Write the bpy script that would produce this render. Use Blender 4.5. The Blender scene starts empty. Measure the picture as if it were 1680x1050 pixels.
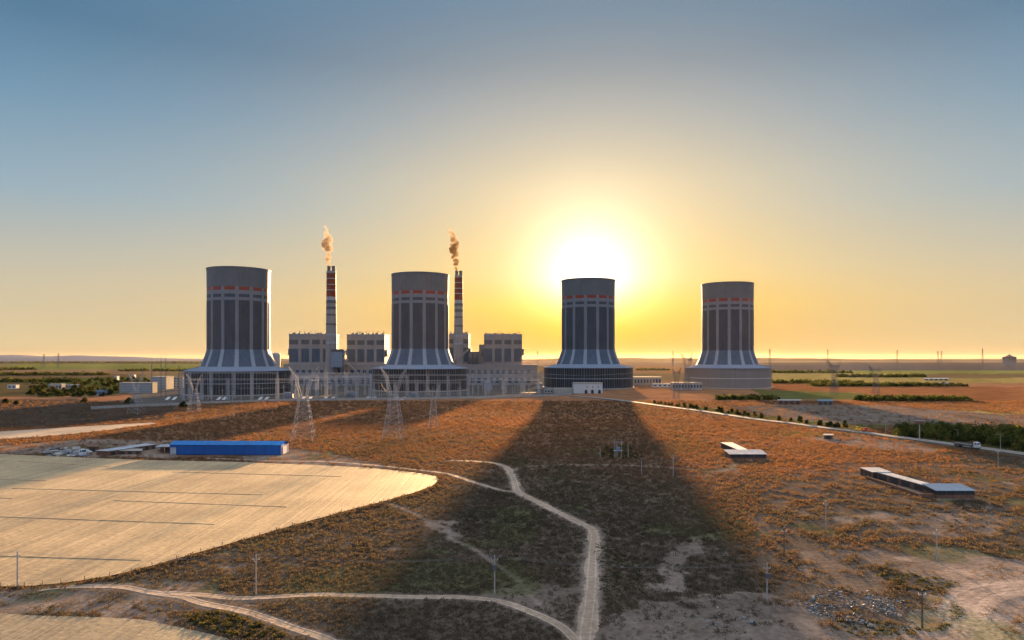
import bpy, bmesh, math, random
import numpy as np
from mathutils import Vector, Matrix

S = bpy.context.scene
COL = S.collection
R = math.radians
random.seed(7)
rng = np.random.default_rng(11)

# ------------------------------------------------------------------ camera
F, H, HY = 1120.0, 50.0, 588.0          # focal length (px of a 1680 wide picture), eye height (m), horizon row
cam = bpy.data.cameras.new('camera')
cam.sensor_width = 36.0
cam.lens = 24.0
cam.shift_y = (HY - 525.0) / 1680.0
cam.clip_start = 1.0
cam.clip_end = 200000.0
camo = bpy.data.objects.new('camera', cam)
COL.objects.link(camo)
camo.location = (0, 0, H)
camo.rotation_euler = (R(90), 0, 0)
S.camera = camo


def at(px, py, z=0.0):
    """where the sight line of a photograph point meets height z"""
    Y = F * (H - z) / (py - HY)
    return ((px - 840.0) / F * Y, Y)


# ------------------------------------------------------------------ light
SUN_AZ = math.atan(128.0 / F)
SUN_EL = math.atan(131.0 / math.hypot(F, 128.0))
SD = Vector((math.sin(SUN_AZ) * math.cos(SUN_EL), math.cos(SUN_AZ) * math.cos(SUN_EL), math.sin(SUN_EL)))
sun = bpy.data.lights.new('sun', 'SUN')
sun.energy = 4.3
sun.angle = R(0.9)
sun.color = (1.0, 0.59, 0.26)
suno = bpy.data.objects.new('sun', sun)
COL.objects.link(suno)
suno.rotation_euler = (-SD).to_track_quat('-Z', 'Y').to_euler()

S.view_settings.view_transform = 'Standard'
S.view_settings.look = 'None'
S.view_settings.exposure = 2.5
S.view_settings.gamma = 1.0
EXPO = 2.0 ** S.view_settings.exposure
S.cycles.max_bounces = 6
S.cycles.diffuse_bounces = 2
S.cycles.glossy_bounces = 2
S.cycles.transmission_bounces = 4
S.cycles.volume_bounces = 1
S.cycles.transparent_max_bounces = 8
S.cycles.use_denoising = True

world = bpy.data.worlds.new('World')
S.world = world
world.use_nodes = True


class NT:
    """small helper for node trees"""
    def __init__(self, tree):
        self.t = tree
        tree.nodes.clear()

    def n(self, kind, **kw):
        nd = self.t.nodes.new(kind)
        for k, v in kw.items():
            setattr(nd, k, v)
        return nd

    def link(self, a, b):
        self.t.links.new(a, b)

    def math(self, op, a, b=None, c=None, clamp=False):
        m = self.n('ShaderNodeMath', operation=op, use_clamp=clamp)
        for i, v in enumerate((a, b, c)):
            if v is None:
                continue
            if hasattr(v, 'links'):
                self.link(v, m.inputs[i])
            else:
                m.inputs[i].default_value = v
        return m.outputs[0]

    def ramp(self, fac, stops, interp='LINEAR'):
        r = self.n('ShaderNodeValToRGB')
        r.color_ramp.interpolation = interp
        el = r.color_ramp.elements
        while len(el) < len(stops):
            el.new(0.5)
        for e, (p, c) in zip(el, stops):
            e.position = p
            e.color = (c[0], c[1], c[2], 1.0) if hasattr(c, '__len__') else (c, c, c, 1.0)
        self.link(fac, r.inputs[0])
        return r.outputs[0]

    def mix(self, fac, a, b, blend='MIX'):
        m = self.n('ShaderNodeMix', data_type='RGBA', blend_type=blend)
        for i, v in ((0, fac), (6, a), (7, b)):
            if hasattr(v, 'links'):
                self.link(v, m.inputs[i])
            elif hasattr(v, '__len__'):
                m.inputs[i].default_value = (v[0], v[1], v[2], 1.0)
            else:
                m.inputs[i].default_value = v
        return m.outputs[2]

    def scale(self, col, k):
        v = self.n('ShaderNodeVectorMath', operation='SCALE')
        self.link(col, v.inputs[0])
        if hasattr(k, 'links'):
            self.link(k, v.inputs[3])
        else:
            v.inputs[3].default_value = k
        return v.outputs[0]

    def noise(self, vec, scale, detail=4.0, rough=0.55, col=False):
        t = self.n('ShaderNodeTexNoise')
        t.inputs['Scale'].default_value = scale
        t.inputs['Detail'].default_value = detail
        t.inputs['Roughness'].default_value = rough
        if vec is not None:
            self.link(vec, t.inputs['Vector'])
        return t.outputs['Color' if col else 'Fac']


def sr(r, g, b):
    """screen colour 0..255 to linear"""
    f = lambda c: (c / 255.0 / 12.92) if c <= 10 else ((c / 255.0 + 0.055) / 1.055) ** 2.4
    return (f(r), f(g), f(b))


def build_world():
    w = NT(world.node_tree)
    out = w.n('ShaderNodeOutputWorld')
    bg = w.n('ShaderNodeBackground')
    sky = w.n('ShaderNodeTexSky', sky_type='NISHITA')
    sky.sun_disc = False
    sky.sun_elevation = SUN_EL
    sky.sun_rotation = SUN_AZ
    sky.altitude = 0.0
    sky.air_density = 1.0
    sky.dust_density = 2.0
    sky.ozone_density = 2.0
    tc = w.n('ShaderNodeTexCoord')
    nrm = w.n('ShaderNodeVectorMath', operation='NORMALIZE')
    w.link(tc.outputs['Generated'], nrm.inputs[0])
    d = nrm.outputs[0]
    sep = w.n('ShaderNodeSeparateXYZ')
    w.link(d, sep.inputs[0])
    el = w.math('ARCSINE', sep.outputs[2])
    elf = w.math('DIVIDE', w.math('MAXIMUM', el, 0.0), R(90))
    dot = w.n('ShaderNodeVectorMath', operation='DOT_PRODUCT')
    w.link(d, dot.inputs[0])
    dot.inputs[1].default_value = SD
    ang = w.math('ARCCOSINE', w.math('MINIMUM', dot.outputs['Value'], 1.0))      # angle to the sun, radians
    # dusty evening air: warm low towards the sun, blue elsewhere; unseen zenith and back brightened as fill
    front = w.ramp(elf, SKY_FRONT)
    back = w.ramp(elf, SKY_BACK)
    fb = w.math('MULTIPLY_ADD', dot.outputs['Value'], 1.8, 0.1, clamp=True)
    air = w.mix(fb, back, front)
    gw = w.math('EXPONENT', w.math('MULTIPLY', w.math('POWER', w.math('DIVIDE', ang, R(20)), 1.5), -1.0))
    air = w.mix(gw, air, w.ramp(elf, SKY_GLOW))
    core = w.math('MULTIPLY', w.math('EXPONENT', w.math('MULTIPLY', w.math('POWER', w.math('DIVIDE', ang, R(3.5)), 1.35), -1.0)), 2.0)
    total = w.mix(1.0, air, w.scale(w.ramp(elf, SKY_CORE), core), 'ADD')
    total = w.scale(total, 1.0 / EXPO)
    nk = w.scale(sky.outputs[0], 0.05 * NISHITA_SHARE)
    total = w.mix(1.0, total, nk, 'ADD')
    w.link(total, bg.inputs['Color'])
    bg.inputs['Strength'].default_value = 1.0
    w.link(bg.outputs[0], out.inputs['Surface'])


NISHITA_SHARE = 0.008
e90 = lambda d: d / 90.0
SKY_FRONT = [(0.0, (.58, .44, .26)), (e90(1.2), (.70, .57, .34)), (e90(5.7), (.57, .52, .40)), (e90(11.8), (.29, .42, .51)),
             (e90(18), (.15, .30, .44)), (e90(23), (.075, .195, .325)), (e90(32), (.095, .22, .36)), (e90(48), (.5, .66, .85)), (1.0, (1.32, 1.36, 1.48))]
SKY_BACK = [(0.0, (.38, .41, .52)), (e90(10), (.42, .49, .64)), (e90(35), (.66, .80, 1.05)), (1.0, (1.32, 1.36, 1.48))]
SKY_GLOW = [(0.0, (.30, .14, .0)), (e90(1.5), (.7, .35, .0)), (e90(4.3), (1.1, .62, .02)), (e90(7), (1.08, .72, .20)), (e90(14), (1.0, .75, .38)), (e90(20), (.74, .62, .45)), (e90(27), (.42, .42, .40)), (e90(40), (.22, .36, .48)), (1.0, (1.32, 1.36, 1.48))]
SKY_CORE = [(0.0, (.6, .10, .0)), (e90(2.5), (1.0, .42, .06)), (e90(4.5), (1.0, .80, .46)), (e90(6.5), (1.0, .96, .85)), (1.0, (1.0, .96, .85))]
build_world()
HAZE_DENSITY = 2.4e-6


# ------------------------------------------------------------------ helpers
def tag(o, label=None, cat=None, group=None, kind=None):
    if label: o['label'] = label
    if cat: o['category'] = cat
    if group: o['group'] = group
    if kind: o['kind'] = kind
    return o


def empty(name, loc, label, cat, group=None, rz=0.0):
    o = bpy.data.objects.new(name, None)
    o.empty_display_size = 1.0
    COL.objects.link(o)
    o.location = loc
    o.rotation_euler = (0, 0, rz)
    return tag(o, label, cat, group)


class MB:
    """collects faces, builds ONE mesh object"""
    def __init__(self):
        self.v, self.f, self.m = [], [], []

    def face(self, pts, mi=0):
        b = len(self.v)
        self.v.extend([tuple(p) for p in pts])
        self.f.append(tuple(range(b, b + len(pts))))
        self.m.append(mi)

    def box(self, x0, x1, y0, y1, z0, z1, mi=0):
        b = len(self.v)
        self.v.extend([(x0, y0, z0), (x1, y0, z0), (x1, y1, z0), (x0, y1, z0),
                       (x0, y0, z1), (x1, y0, z1), (x1, y1, z1), (x0, y1, z1)])
        for q in ((0, 3, 2, 1), (4, 5, 6, 7), (0, 1, 5, 4), (1, 2, 6, 5), (2, 3, 7, 6), (3, 0, 4, 7)):
            self.f.append(tuple(b + i for i in q))
            self.m.append(mi)

    def bar(self, p, q, t, mi=0, n=4):
        p, q = Vector(p), Vector(q)
        d = q - p
        if d.length < 1e-6: return
        d.normalize()
        a = d.cross(Vector((0, 0, 1)))
        if a.length < 1e-3: a = Vector((1, 0, 0))
        a.normalize()
        c = d.cross(a)
        b = len(self.v)
        t2 = t if hasattr(t, '__len__') else (t, t)
        for e, pt in enumerate((p, q)):
            for k in range(n):
                an = 2 * math.pi * (k + 0.5) / n
                self.v.append(tuple(pt + (a * math.cos(an) + c * math.sin(an)) * t2[e] * 0.5))
        for k in range(n):
            self.f.append((b + k, b + (k + 1) % n, b + n + (k + 1) % n, b + n + k))
            self.m.append(mi)
        self.f.append(tuple(b + k for k in reversed(range(n))))
        self.f.append(tuple(b + n + k for k in range(n)))
        self.m += [mi, mi]

    def lathe(self, prof, n=64, mi=0, cx=0, cy=0):
        b = len(self.v)
        for (r, z) in prof:
            for k in range(n):
                a = 2 * math.pi * k / n
                self.v.append((cx + r * math.cos(a), cy + r * math.sin(a), z))
        for i in range(len(prof) - 1):
            for k in range(n):
                k2 = (k + 1) % n
                self.f.append((b + i * n + k, b + i * n + k2, b + (i + 1) * n + k2, b + (i + 1) * n + k))
                self.m.append(mi)

    def cable(self, p, q, sag, t, n=10):
        p, q = Vector(p), Vector(q)
        last = p
        for i in range(1, n + 1):
            u = i / n
            c = p.lerp(q, u) - Vector((0, 0, sag * 4 * u * (1 - u)))
            self.bar(last, c, t, 0, 3)
            last = c

    def build(self, name, mats, parent=None, smooth=False):
        me = bpy.data.meshes.new(name)
        me.from_pydata(self.v, [], self.f)
        if not isinstance(mats, (list, tuple)): mats = [mats]
        for m in mats: me.materials.append(m)
        if len(mats) > 1:
            me.polygons.foreach_set('material_index', np.array(self.m, dtype=np.int32))
        if smooth:
            me.polygons.foreach_set('use_smooth', np.ones(len(self.f), dtype=bool))
        me.update()
        o = bpy.data.objects.new(name, me)
        COL.objects.link(o)
        if parent is not None: o.parent = parent
        return o


def copy_tree(o, parent=None):
    c = o.copy()
    COL.objects.link(c)
    if parent is not None: c.parent = parent
    for ch in list(o.children):
        copy_tree(ch, c)
    return c


def mesh_np(name, V, faces_n, mats, attrs=None, matidx=None):
    """V (n,3); faces_n = int array (m,k)"""
    me = bpy.data.meshes.new(name)
    m, k = faces_n.shape
    me.vertices.add(len(V))
    me.vertices.foreach_set('co', np.asarray(V, dtype=np.float32).ravel())
    me.loops.add(m * k)
    me.loops.foreach_set('vertex_index', faces_n.astype(np.int32).ravel())
    me.polygons.add(m)
    me.polygons.foreach_set('loop_start', np.arange(0, m * k, k, dtype=np.int32))
    me.update(calc_edges=True)
    for mt in mats: me.materials.append(mt)
    if matidx is not None:
        me.polygons.foreach_set('material_index', matidx.astype(np.int32))
    for nm, (typ, dom, arr) in (attrs or {}).items():
        a = me.attributes.new(nm, typ, dom)
        a.data.foreach_set('color' if typ == 'FLOAT_COLOR' else 'value', np.asarray(arr, dtype=np.float32).ravel())
    o = bpy.data.objects.new(name, me)
    COL.objects.link(o)
    return o


# numpy noise and geometry
def _hash(ix, iy, s):
    h = (ix.astype(np.int64) * 374761393 + iy.astype(np.int64) * 668265263 + s * 1274126177) & 0x7fffffff
    h = ((h ^ (h >> 13)) * 1274126177) & 0x7fffffff
    return ((h ^ (h >> 16)) & 0xffff) / 65535.0


def vnoise(x, y, s=0):
    ix, iy = np.floor(x), np.floor(y)
    fx, fy = x - ix, y - iy
    fx, fy = fx * fx * (3 - 2 * fx), fy * fy * (3 - 2 * fy)
    a, b = _hash(ix, iy, s), _hash(ix + 1, iy, s)
    c, d = _hash(ix, iy + 1, s), _hash(ix + 1, iy + 1, s)
    return (a * (1 - fx) + b * fx) * (1 - fy) + (c * (1 - fx) + d * fx) * fy


def fbm(x, y, s=0, o=4):
    t, a, n = 0, 0.5, 0
    for i in range(o):
        t = t + a * vnoise(x * 2 ** i, y * 2 ** i, s + i * 17)
        n += a
        a *= 0.5
    return t / n


def in_poly(x, y, poly):
    r = np.zeros(np.shape(x), dtype=bool)
    n = len(poly)
    for i in range(n):
        (x1, y1), (x2, y2) = poly[i], poly[(i + 1) % n]
        if y1 == y2: continue
        c = ((y1 > y) != (y2 > y)) & (x < (x2 - x1) * (y - y1) / (y2 - y1) + x1)
        r ^= c
    return r


def dist_line(x, y, pts):
    d = np.full(np.shape(x), 1e9)
    for (x1, y1), (x2, y2) in zip(pts[:-1], pts[1:]):
        L = (x2 - x1) ** 2 + (y2 - y1) ** 2 + 1e-9
        t = np.clip(((x - x1) * (x2 - x1) + (y - y1) * (y2 - y1)) / L, 0, 1)
        d = np.minimum(d, np.hypot(x - x1 - t * (x2 - x1), y - y1 - t * (y2 - y1)))
    return d


def smoothstep(a, b, v):
    t = np.clip((v - a) / (b - a), 0, 1)
    return t * t * (3 - 2 * t)


def spline(pts, step=0.7):
    """Catmull-Rom through ground points"""
    P = [Vector((p[0], p[1])) for p in pts]
    P = [P[0] * 2 - P[1]] + P + [P[-1] * 2 - P[-2]]
    out = []
    for i in range(1, len(P) - 2):
        n = max(2, int((P[i + 1] - P[i]).length / step))
        for k in range(n):
            t = k / n
            out.append(0.5 * ((2 * P[i]) + (-P[i - 1] + P[i + 1]) * t + (2 * P[i - 1] - 5 * P[i] + 4 * P[i + 1] - P[i + 2]) * t * t
                              + (-P[i - 1] + 3 * P[i] - 3 * P[i + 1] + P[i + 2]) * t ** 3))
    out.append(P[-2])
    return [(p.x, p.y) for p in out]


# ------------------------------------------------------------------ materials
def principled(name, col, rough=0.8, spec=0.3, metal=0.0, var=0.15, nscale=0.4, bump=0.0, bscale=2.0, streak=False):
    m = bpy.data.materials.new(name)
    m.use_nodes = True
    t = NT(m.node_tree)
    out = t.n('ShaderNodeOutputMaterial')
    bs = t.n('ShaderNodeBsdfPrincipled')
    tc = t.n('ShaderNodeTexCoord')
    vec = tc.outputs['Object']
    if streak:
        mp = t.n('ShaderNodeMapping')
        mp.inputs['Scale'].default_value = (1.0, 1.0, 0.06)
        t.link(vec, mp.inputs[0])
        vec = mp.outputs[0]
    nz = t.noise(vec, nscale, 5.0)
    k = t.ramp(nz, [(0.25, 1.0 - var), (0.75, 1.0 + var)])
    c = t.mix(1.0, col, k, 'MULTIPLY')
    k2 = t.ramp(t.noise(tc.outputs['Object'], nscale * 0.12, 6.0, 0.7), [(0.3, 1.0 - var * 0.7), (0.7, 1.0 + var * 0.7)])
    c = t.mix(1.0, c, k2, 'MULTIPLY')
    t.link(c, bs.inputs['Base Color'])
    bs.inputs['Roughness'].default_value = rough
    bs.inputs['Specular IOR Level'].default_value = spec
    bs.inputs['Metallic'].default_value = metal
    if bump:
        b = t.n('ShaderNodeBump')
        b.inputs['Strength'].default_value = bump
        b.inputs['Distance'].default_value = 0.3
        t.link(t.noise(tc.outputs['Object'], bscale, 4.0), b.inputs['Height'])
        t.link(b.outputs[0], bs.inputs['Normal'])
    t.link(bs.outputs[0], out.inputs['Surface'])
    return m


M = {}
M['clad_light'] = principled('light_cladding', (0.265, 0.285, 0.32), 0.6, 0.25, 0, 0.17, 0.5, streak=True)
M['clad_dark'] = principled('dark_cladding', (0.070, 0.092, 0.125), 0.6, 0.25, 0, 0.22, 0.5, streak=True)
M['clad_mid'] = principled('mid_cladding', (0.23, 0.222, 0.222), 0.65, 0.25, 0, 0.18, 0.5, streak=True)
M['clad_red'] = principled('red_cladding', (0.22, 0.034, 0.016), 0.5, 0.4, 0, 0.12, 0.6)
M['louvre'] = principled('dark_louvre', (0.03, 0.034, 0.04), 0.6, 0.3, 0, 0.35, 0.5)
M['base_grey'] = principled('base_panel', (0.19, 0.178, 0.172), 0.6, 0.3, 0, 0.08, 0.4, streak=True)
M['white'] = principled('white_paint', (0.50, 0.50, 0.51), 0.6, 0.3, 0, 0.12, 0.5)
M['concrete'] = principled('concrete', (0.34, 0.32, 0.30), 0.85, 0.2, 0, 0.18, 0.5)
M['dark_grey'] = principled('dark_grey_panel', (0.09, 0.095, 0.105), 0.7, 0.3, 0, 0.2, 0.4)
M['steel'] = principled('galvanised_steel', (0.34, 0.345, 0.36), 0.7, 0.25, 0.0, 0.10, 0.4)
M['dark_steel'] = principled('weathered_steel', (0.12, 0.12, 0.13), 0.7, 0.3, 0.0, 0.15, 0.4)
M['chimney_red'] = principled('chimney_red', (0.15, 0.022, 0.014), 0.6, 0.3, 0, 0.15, 0.4)
M['brick'] = principled('brown_brick', (0.16, 0.09, 0.065), 0.9, 0.15, 0, 0.3, 0.9)
M['blue_paint'] = principled('blue_sheet', (0.006, 0.085, 0.33), 0.5, 0.35, 0, 0.25, 0.5, streak=True)
M['blue_roof'] = principled('blue_roof_sheet', (0.02, 0.17, 0.45), 0.6, 0.3, 0, 0.28, 0.5)
M['roof_white'] = principled('pale_roof_sheet', (0.32, 0.345, 0.38), 0.6, 0.3, 0, 0.35, 0.4)
M['roof_blue_grey'] = principled('blue_grey_roof_sheet', (0.11, 0.20, 0.30), 0.65, 0.3, 0, 0.15, 0.4)
M['glass'] = principled('window_glass', (0.04, 0.07, 0.11), 0.15, 0.6, 0, 0.2, 0.3)
M['asphalt'] = principled('asphalt', (0.10, 0.095, 0.09), 0.85, 0.3, 0, 0.2, 0.3)
M['road_pale'] = principled('pale_road', (0.22, 0.195, 0.17), 0.9, 0.15, 0, 0.2, 0.2)
M['tyre'] = principled('tyre_rubber', (0.02, 0.02, 0.02), 0.9, 0.2, 0, 0.1, 1.0)
M['yellow'] = principled('yellow_paint', (0.7, 0.42, 0.04), 0.5, 0.4, 0, 0.1, 0.6)
M['red'] = principled('red_paint', (0.45, 0.07, 0.03), 0.5, 0.4, 0, 0.1, 0.6)
M['wood'] = principled('grey_wood', (0.13, 0.105, 0.08), 0.9, 0.1, 0, 0.3, 2.0)
M['blue_grey'] = principled('blue_grey_paint', (0.16, 0.22, 0.30), 0.5, 0.4, 0, 0.15, 0.4)
M['cable'] = principled('cable', (0.25, 0.25, 0.25), 0.5, 0.4, 0, 0.05, 0.4)
M['pale_wall'] = principled('pale_wall', (0.33, 0.31, 0.28), 0.8, 0.2, 0, 0.12, 0.3)


def ground_material(name='ground_soil', col_attr='col', bump=0.6, streak_dir=None, sheen=0.0, rough=0.85, spec=0.25):
    m = bpy.data.materials.new(name)
    m.use_nodes = True
    t = NT(m.node_tree)
    out = t.n('ShaderNodeOutputMaterial')
    bs = t.n('ShaderNodeBsdfPrincipled')
    ge = t.n('ShaderNodeNewGeometry')
    pos = ge.outputs['Position']
    if isinstance(col_attr, str):
        a = t.n('ShaderNodeAttribute', attribute_name=col_attr)
        col = a.outputs['Color']
    else:
        rgb = t.n('ShaderNodeRGB')
        rgb.outputs[0].default_value = (*col_attr, 1)
        col = rgb.outputs[0]
    k = t.ramp(t.noise(pos, 0.035, 6.0, 0.6), [(0.3, 0.72), (0.7, 1.28)])
    col = t.mix(1.0, col, k, 'MULTIPLY')
    k2 = t.ramp(t.noise(pos, 0.7, 5.0, 0.65), [(0.3, 0.7), (0.7, 1.3)])
    col = t.mix(1.0, col, k2, 'MULTIPLY')
    hgt = t.noise(pos, 0.9, 6.0, 0.65)
    if streak_dir is not None:
        mp = t.n('ShaderNodeMapping')
        mp.inputs['Rotation'].default_value = (0, 0, streak_dir)
        mp.inputs['Scale'].default_value = (1.0, 0.012, 1.0)
        t.link(pos, mp.inputs[0])
        s1 = t.noise(mp.outputs[0], 0.75, 6.0, 0.75)
        k3 = t.ramp(s1, [(0.3, 0.6), (0.7, 1.36)])
        col = t.mix(1.0, col, k3, 'MULTIPLY')
        hgt = t.math('ADD', t.math('MULTIPLY', hgt, 0.35), s1)
    t.link(col, bs.inputs['Base Color'])
    bs.inputs['Roughness'].default_value = rough
    bs.inputs['Specular IOR Level'].default_value = spec
    bs.inputs['Sheen Weight'].default_value = sheen
    bs.inputs['Sheen Roughness'].default_value = 0.5
    b = t.n('ShaderNodeBump')
    b.inputs['Strength'].default_value = bump
    b.inputs['Distance'].default_value = 0.5
    t.link(hgt, b.inputs['Height'])
    t.link(b.outputs[0], bs.inputs['Normal'])
    t.link(bs.outputs[0], out.inputs['Surface'])
    return m


def leaf_material(name, stops, trans=0.5, scale=0.05):
    """foliage: diffuse and translucent, colour by a per-face tint"""
    m = bpy.data.materials.new(name)
    m.use_nodes = True
    t = NT(m.node_tree)
    out = t.n('ShaderNodeOutputMaterial')
    a = t.n('ShaderNodeAttribute', attribute_name='tint')
    ge = t.n('ShaderNodeNewGeometry')
    nz = t.noise(ge.outputs['Position'], scale, 4.0)
    f = t.math('ADD', t.math('MULTIPLY', a.outputs['Fac'], 0.6), t.math('MULTIPLY', nz, 0.4))
    col = t.ramp(f, stops)
    d = t.n('ShaderNodeBsdfDiffuse')
    tr = t.n('ShaderNodeBsdfTranslucent')
    t.link(col, d.inputs[0])
    t.link(t.mix(1.0, col, (1.25, 1.1, 0.7), 'MULTIPLY'), tr.inputs[0])
    mx = t.n('ShaderNodeMixShader')
    mx.inputs[0].default_value = trans
    t.link(d.outputs[0], mx.inputs[1])
    t.link(tr.outputs[0], mx.inputs[2])
    t.link(mx.outputs[0], out.inputs['Surface'])
    return m


M['shrub'] = leaf_material('rust_shrub_leaf', [(0.12, (0.074, 0.070, 0.056)), (0.38, (0.112, 0.090, 0.068)), (0.60, (0.16, 0.090, 0.057)), (0.92, (0.28, 0.143, 0.078))], 0.45, 0.04)
M['leaf'] = leaf_material('green_leaf', [(0.2, (0.018, 0.03, 0.012)), (0.5, (0.05, 0.07, 0.022)), (0.8, (0.13, 0.14, 0.04))], 0.4, 0.1)
M['leaf_dry'] = leaf_material('olive_leaf', [(0.2, (0.045, 0.05, 0.024)), (0.6, (0.075, 0.078, 0.033)), (0.9, (0.13, 0.12, 0.05))], 0.45, 0.1)

# ------------------------------------------------------------------ land use, as ground polygons
def G(pts): return [at(*p) for p in pts]


FIELD = G([(-160, 742), (0, 745), (60, 747.5), (140, 751), (250, 755), (390, 758), (439, 760), (517, 763), (600, 767), (680, 775), (714, 781),
           (721, 786), (712, 796), (680, 808), (630, 822), (560, 840), (480, 862), (400, 885), (330, 905), (250, 928),
           (180, 945), (100, 957), (40, 962), (0, 962), (-200, 965)])
FIELD2 = G([(-120, 1000), (60, 1010), (150, 1012), (230, 1016), (300, 1030), (370, 1046), (430, 1075), (300, 1120), (-200, 1120)])
STRIP = G([(-150, 712), (0, 708), (80, 703), (160, 698), (250, 693), (262, 694.5), (235, 698), (150, 709), (60, 717), (0, 721), (-150, 728)])
PATHS = [
    ('main', 3.6, [(957, 1090), (959.5, 1050), (966, 1000), (970, 960), (971, 933), (973, 900), (975, 878), (968, 866), (952, 858), (909, 837), (870, 817.6), (850, 806), (843, 786), (832, 768), (811, 760), (780, 757), (740, 755)]),
    ('left', 2.2, [(862, 813), (850, 807), (820, 804), (771, 789), (732, 777), (673, 769.5), (615, 763.5), (560, 759), (517, 757), (439, 756), (400, 754), (340, 752)]),
    ('right', 1.1, [(842, 784), (846, 770), (858, 766), (909, 763), (998, 762.5), (1104, 767), (1170, 773.5), (1194, 771), (1208, 760)]),
    ('lower', 2.4, [(60, 968), (116, 963), (197, 963), (247, 972), (300, 980), (335, 990), (400, 1003), (439, 1015), (486, 1032), (529, 1046), (570, 1065)]),
    ('cross', 2.2, [(247, 972), (330, 976), (400, 981.5), (517, 976), (603, 977.6), (673, 979.6), (751, 980), (819, 987), (877, 1007), (917, 1026), (940, 1046), (955, 1065)]),
    ('gully', 1.0, [(634, 825), (673, 839), (712, 860), (736, 870), (740, 884), (775, 899.6), (806, 921), (850, 952), (870, 976), (885, 992)]),
    ('loop', 6.0, [(1760, 958), (1680, 962), (1620, 968), (1584, 985), (1578, 1002), (1597, 1022), (1630, 1052), (1680, 1090)]),
]
PATHS = [(n, w, spline(G(p))) for n, w, p in PATHS]
ROAD = spline(G([(940, 650), (985, 653.5), (1040, 660), (1088, 666.7), (1145, 674), (1202, 682.5), (1249, 689.5), (1307, 696), (1340, 701), (1403, 708.5), (1466, 717), (1549, 728), (1612, 736.5), (1680, 746), (1800, 764), (1960, 790)]), 8.0)
DIRT = [
    (G([(1130, 872), (1148, 890), (1142, 915), (1132, 940), (1102, 968), (1062, 965), (1085, 935), (1105, 905)]), 0.9),
    (G([(1480, 905), (1590, 898), (1700, 925), (1760, 1080), (1420, 1080), (1500, 1000), (1560, 985), (1540, 960), (1470, 930)]), 0.95),
    (G([(1000, 992), (1100, 985), (1250, 970), (1330, 985), (1340, 1015), (1500, 1035), (1500, 1090), (985, 1090)]), 0.72),
    (G([(1290, 905), (1400, 890), (1480, 905), (1540, 960), (1500, 1000), (1420, 990), (1340, 960)]), 0.33),
    (G([(1330, 845), (1480, 838), (1640, 842), (1680, 870), (1560, 880), (1440, 862)]), 0.58),
    (G([(850, 955), (940, 965), (950, 1010), (900, 1020), (830, 995), (780, 985)]), 0.55),
    (G([(100, 957), (250, 940), (330, 962), (420, 985), (330, 1000), (120, 975)]), 0.6),
    (G([(-100, 965), (60, 965), (220, 985), (300, 1020), (150, 1012), (-100, 1000)]), 0.8),
    (G([(400, 745), (480, 735), (560, 745), (640, 766), (520, 764), (400, 757)]), 0.75),
    (G([(-60, 735), (150, 720), (290, 722), (300, 752), (100, 748), (-60, 742)]), 0.75),
    (G([(1310, 718), (1400, 714), (1480, 724), (1560, 738), (1500, 742), (1400, 732)]), 0.7),
    (G([(700, 855), (745, 855), (752, 885), (720, 872)]), 0.8),
    (G([(1160, 772), (1210, 760), (1235, 752), (1215, 778)]), 0.5),
    (G([(1400, 775), (1440, 775), (1540, 812), (1600, 812), (1600, 818), (1530, 820)]), 0.8),
]
YARD = G([(215, 664), (240, 665), (330, 663), (450, 658), (680, 655), (930, 649), (1000, 640), (1020, 632), (900, 612), (430, 612), (250, 628), (215, 648)])
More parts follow.
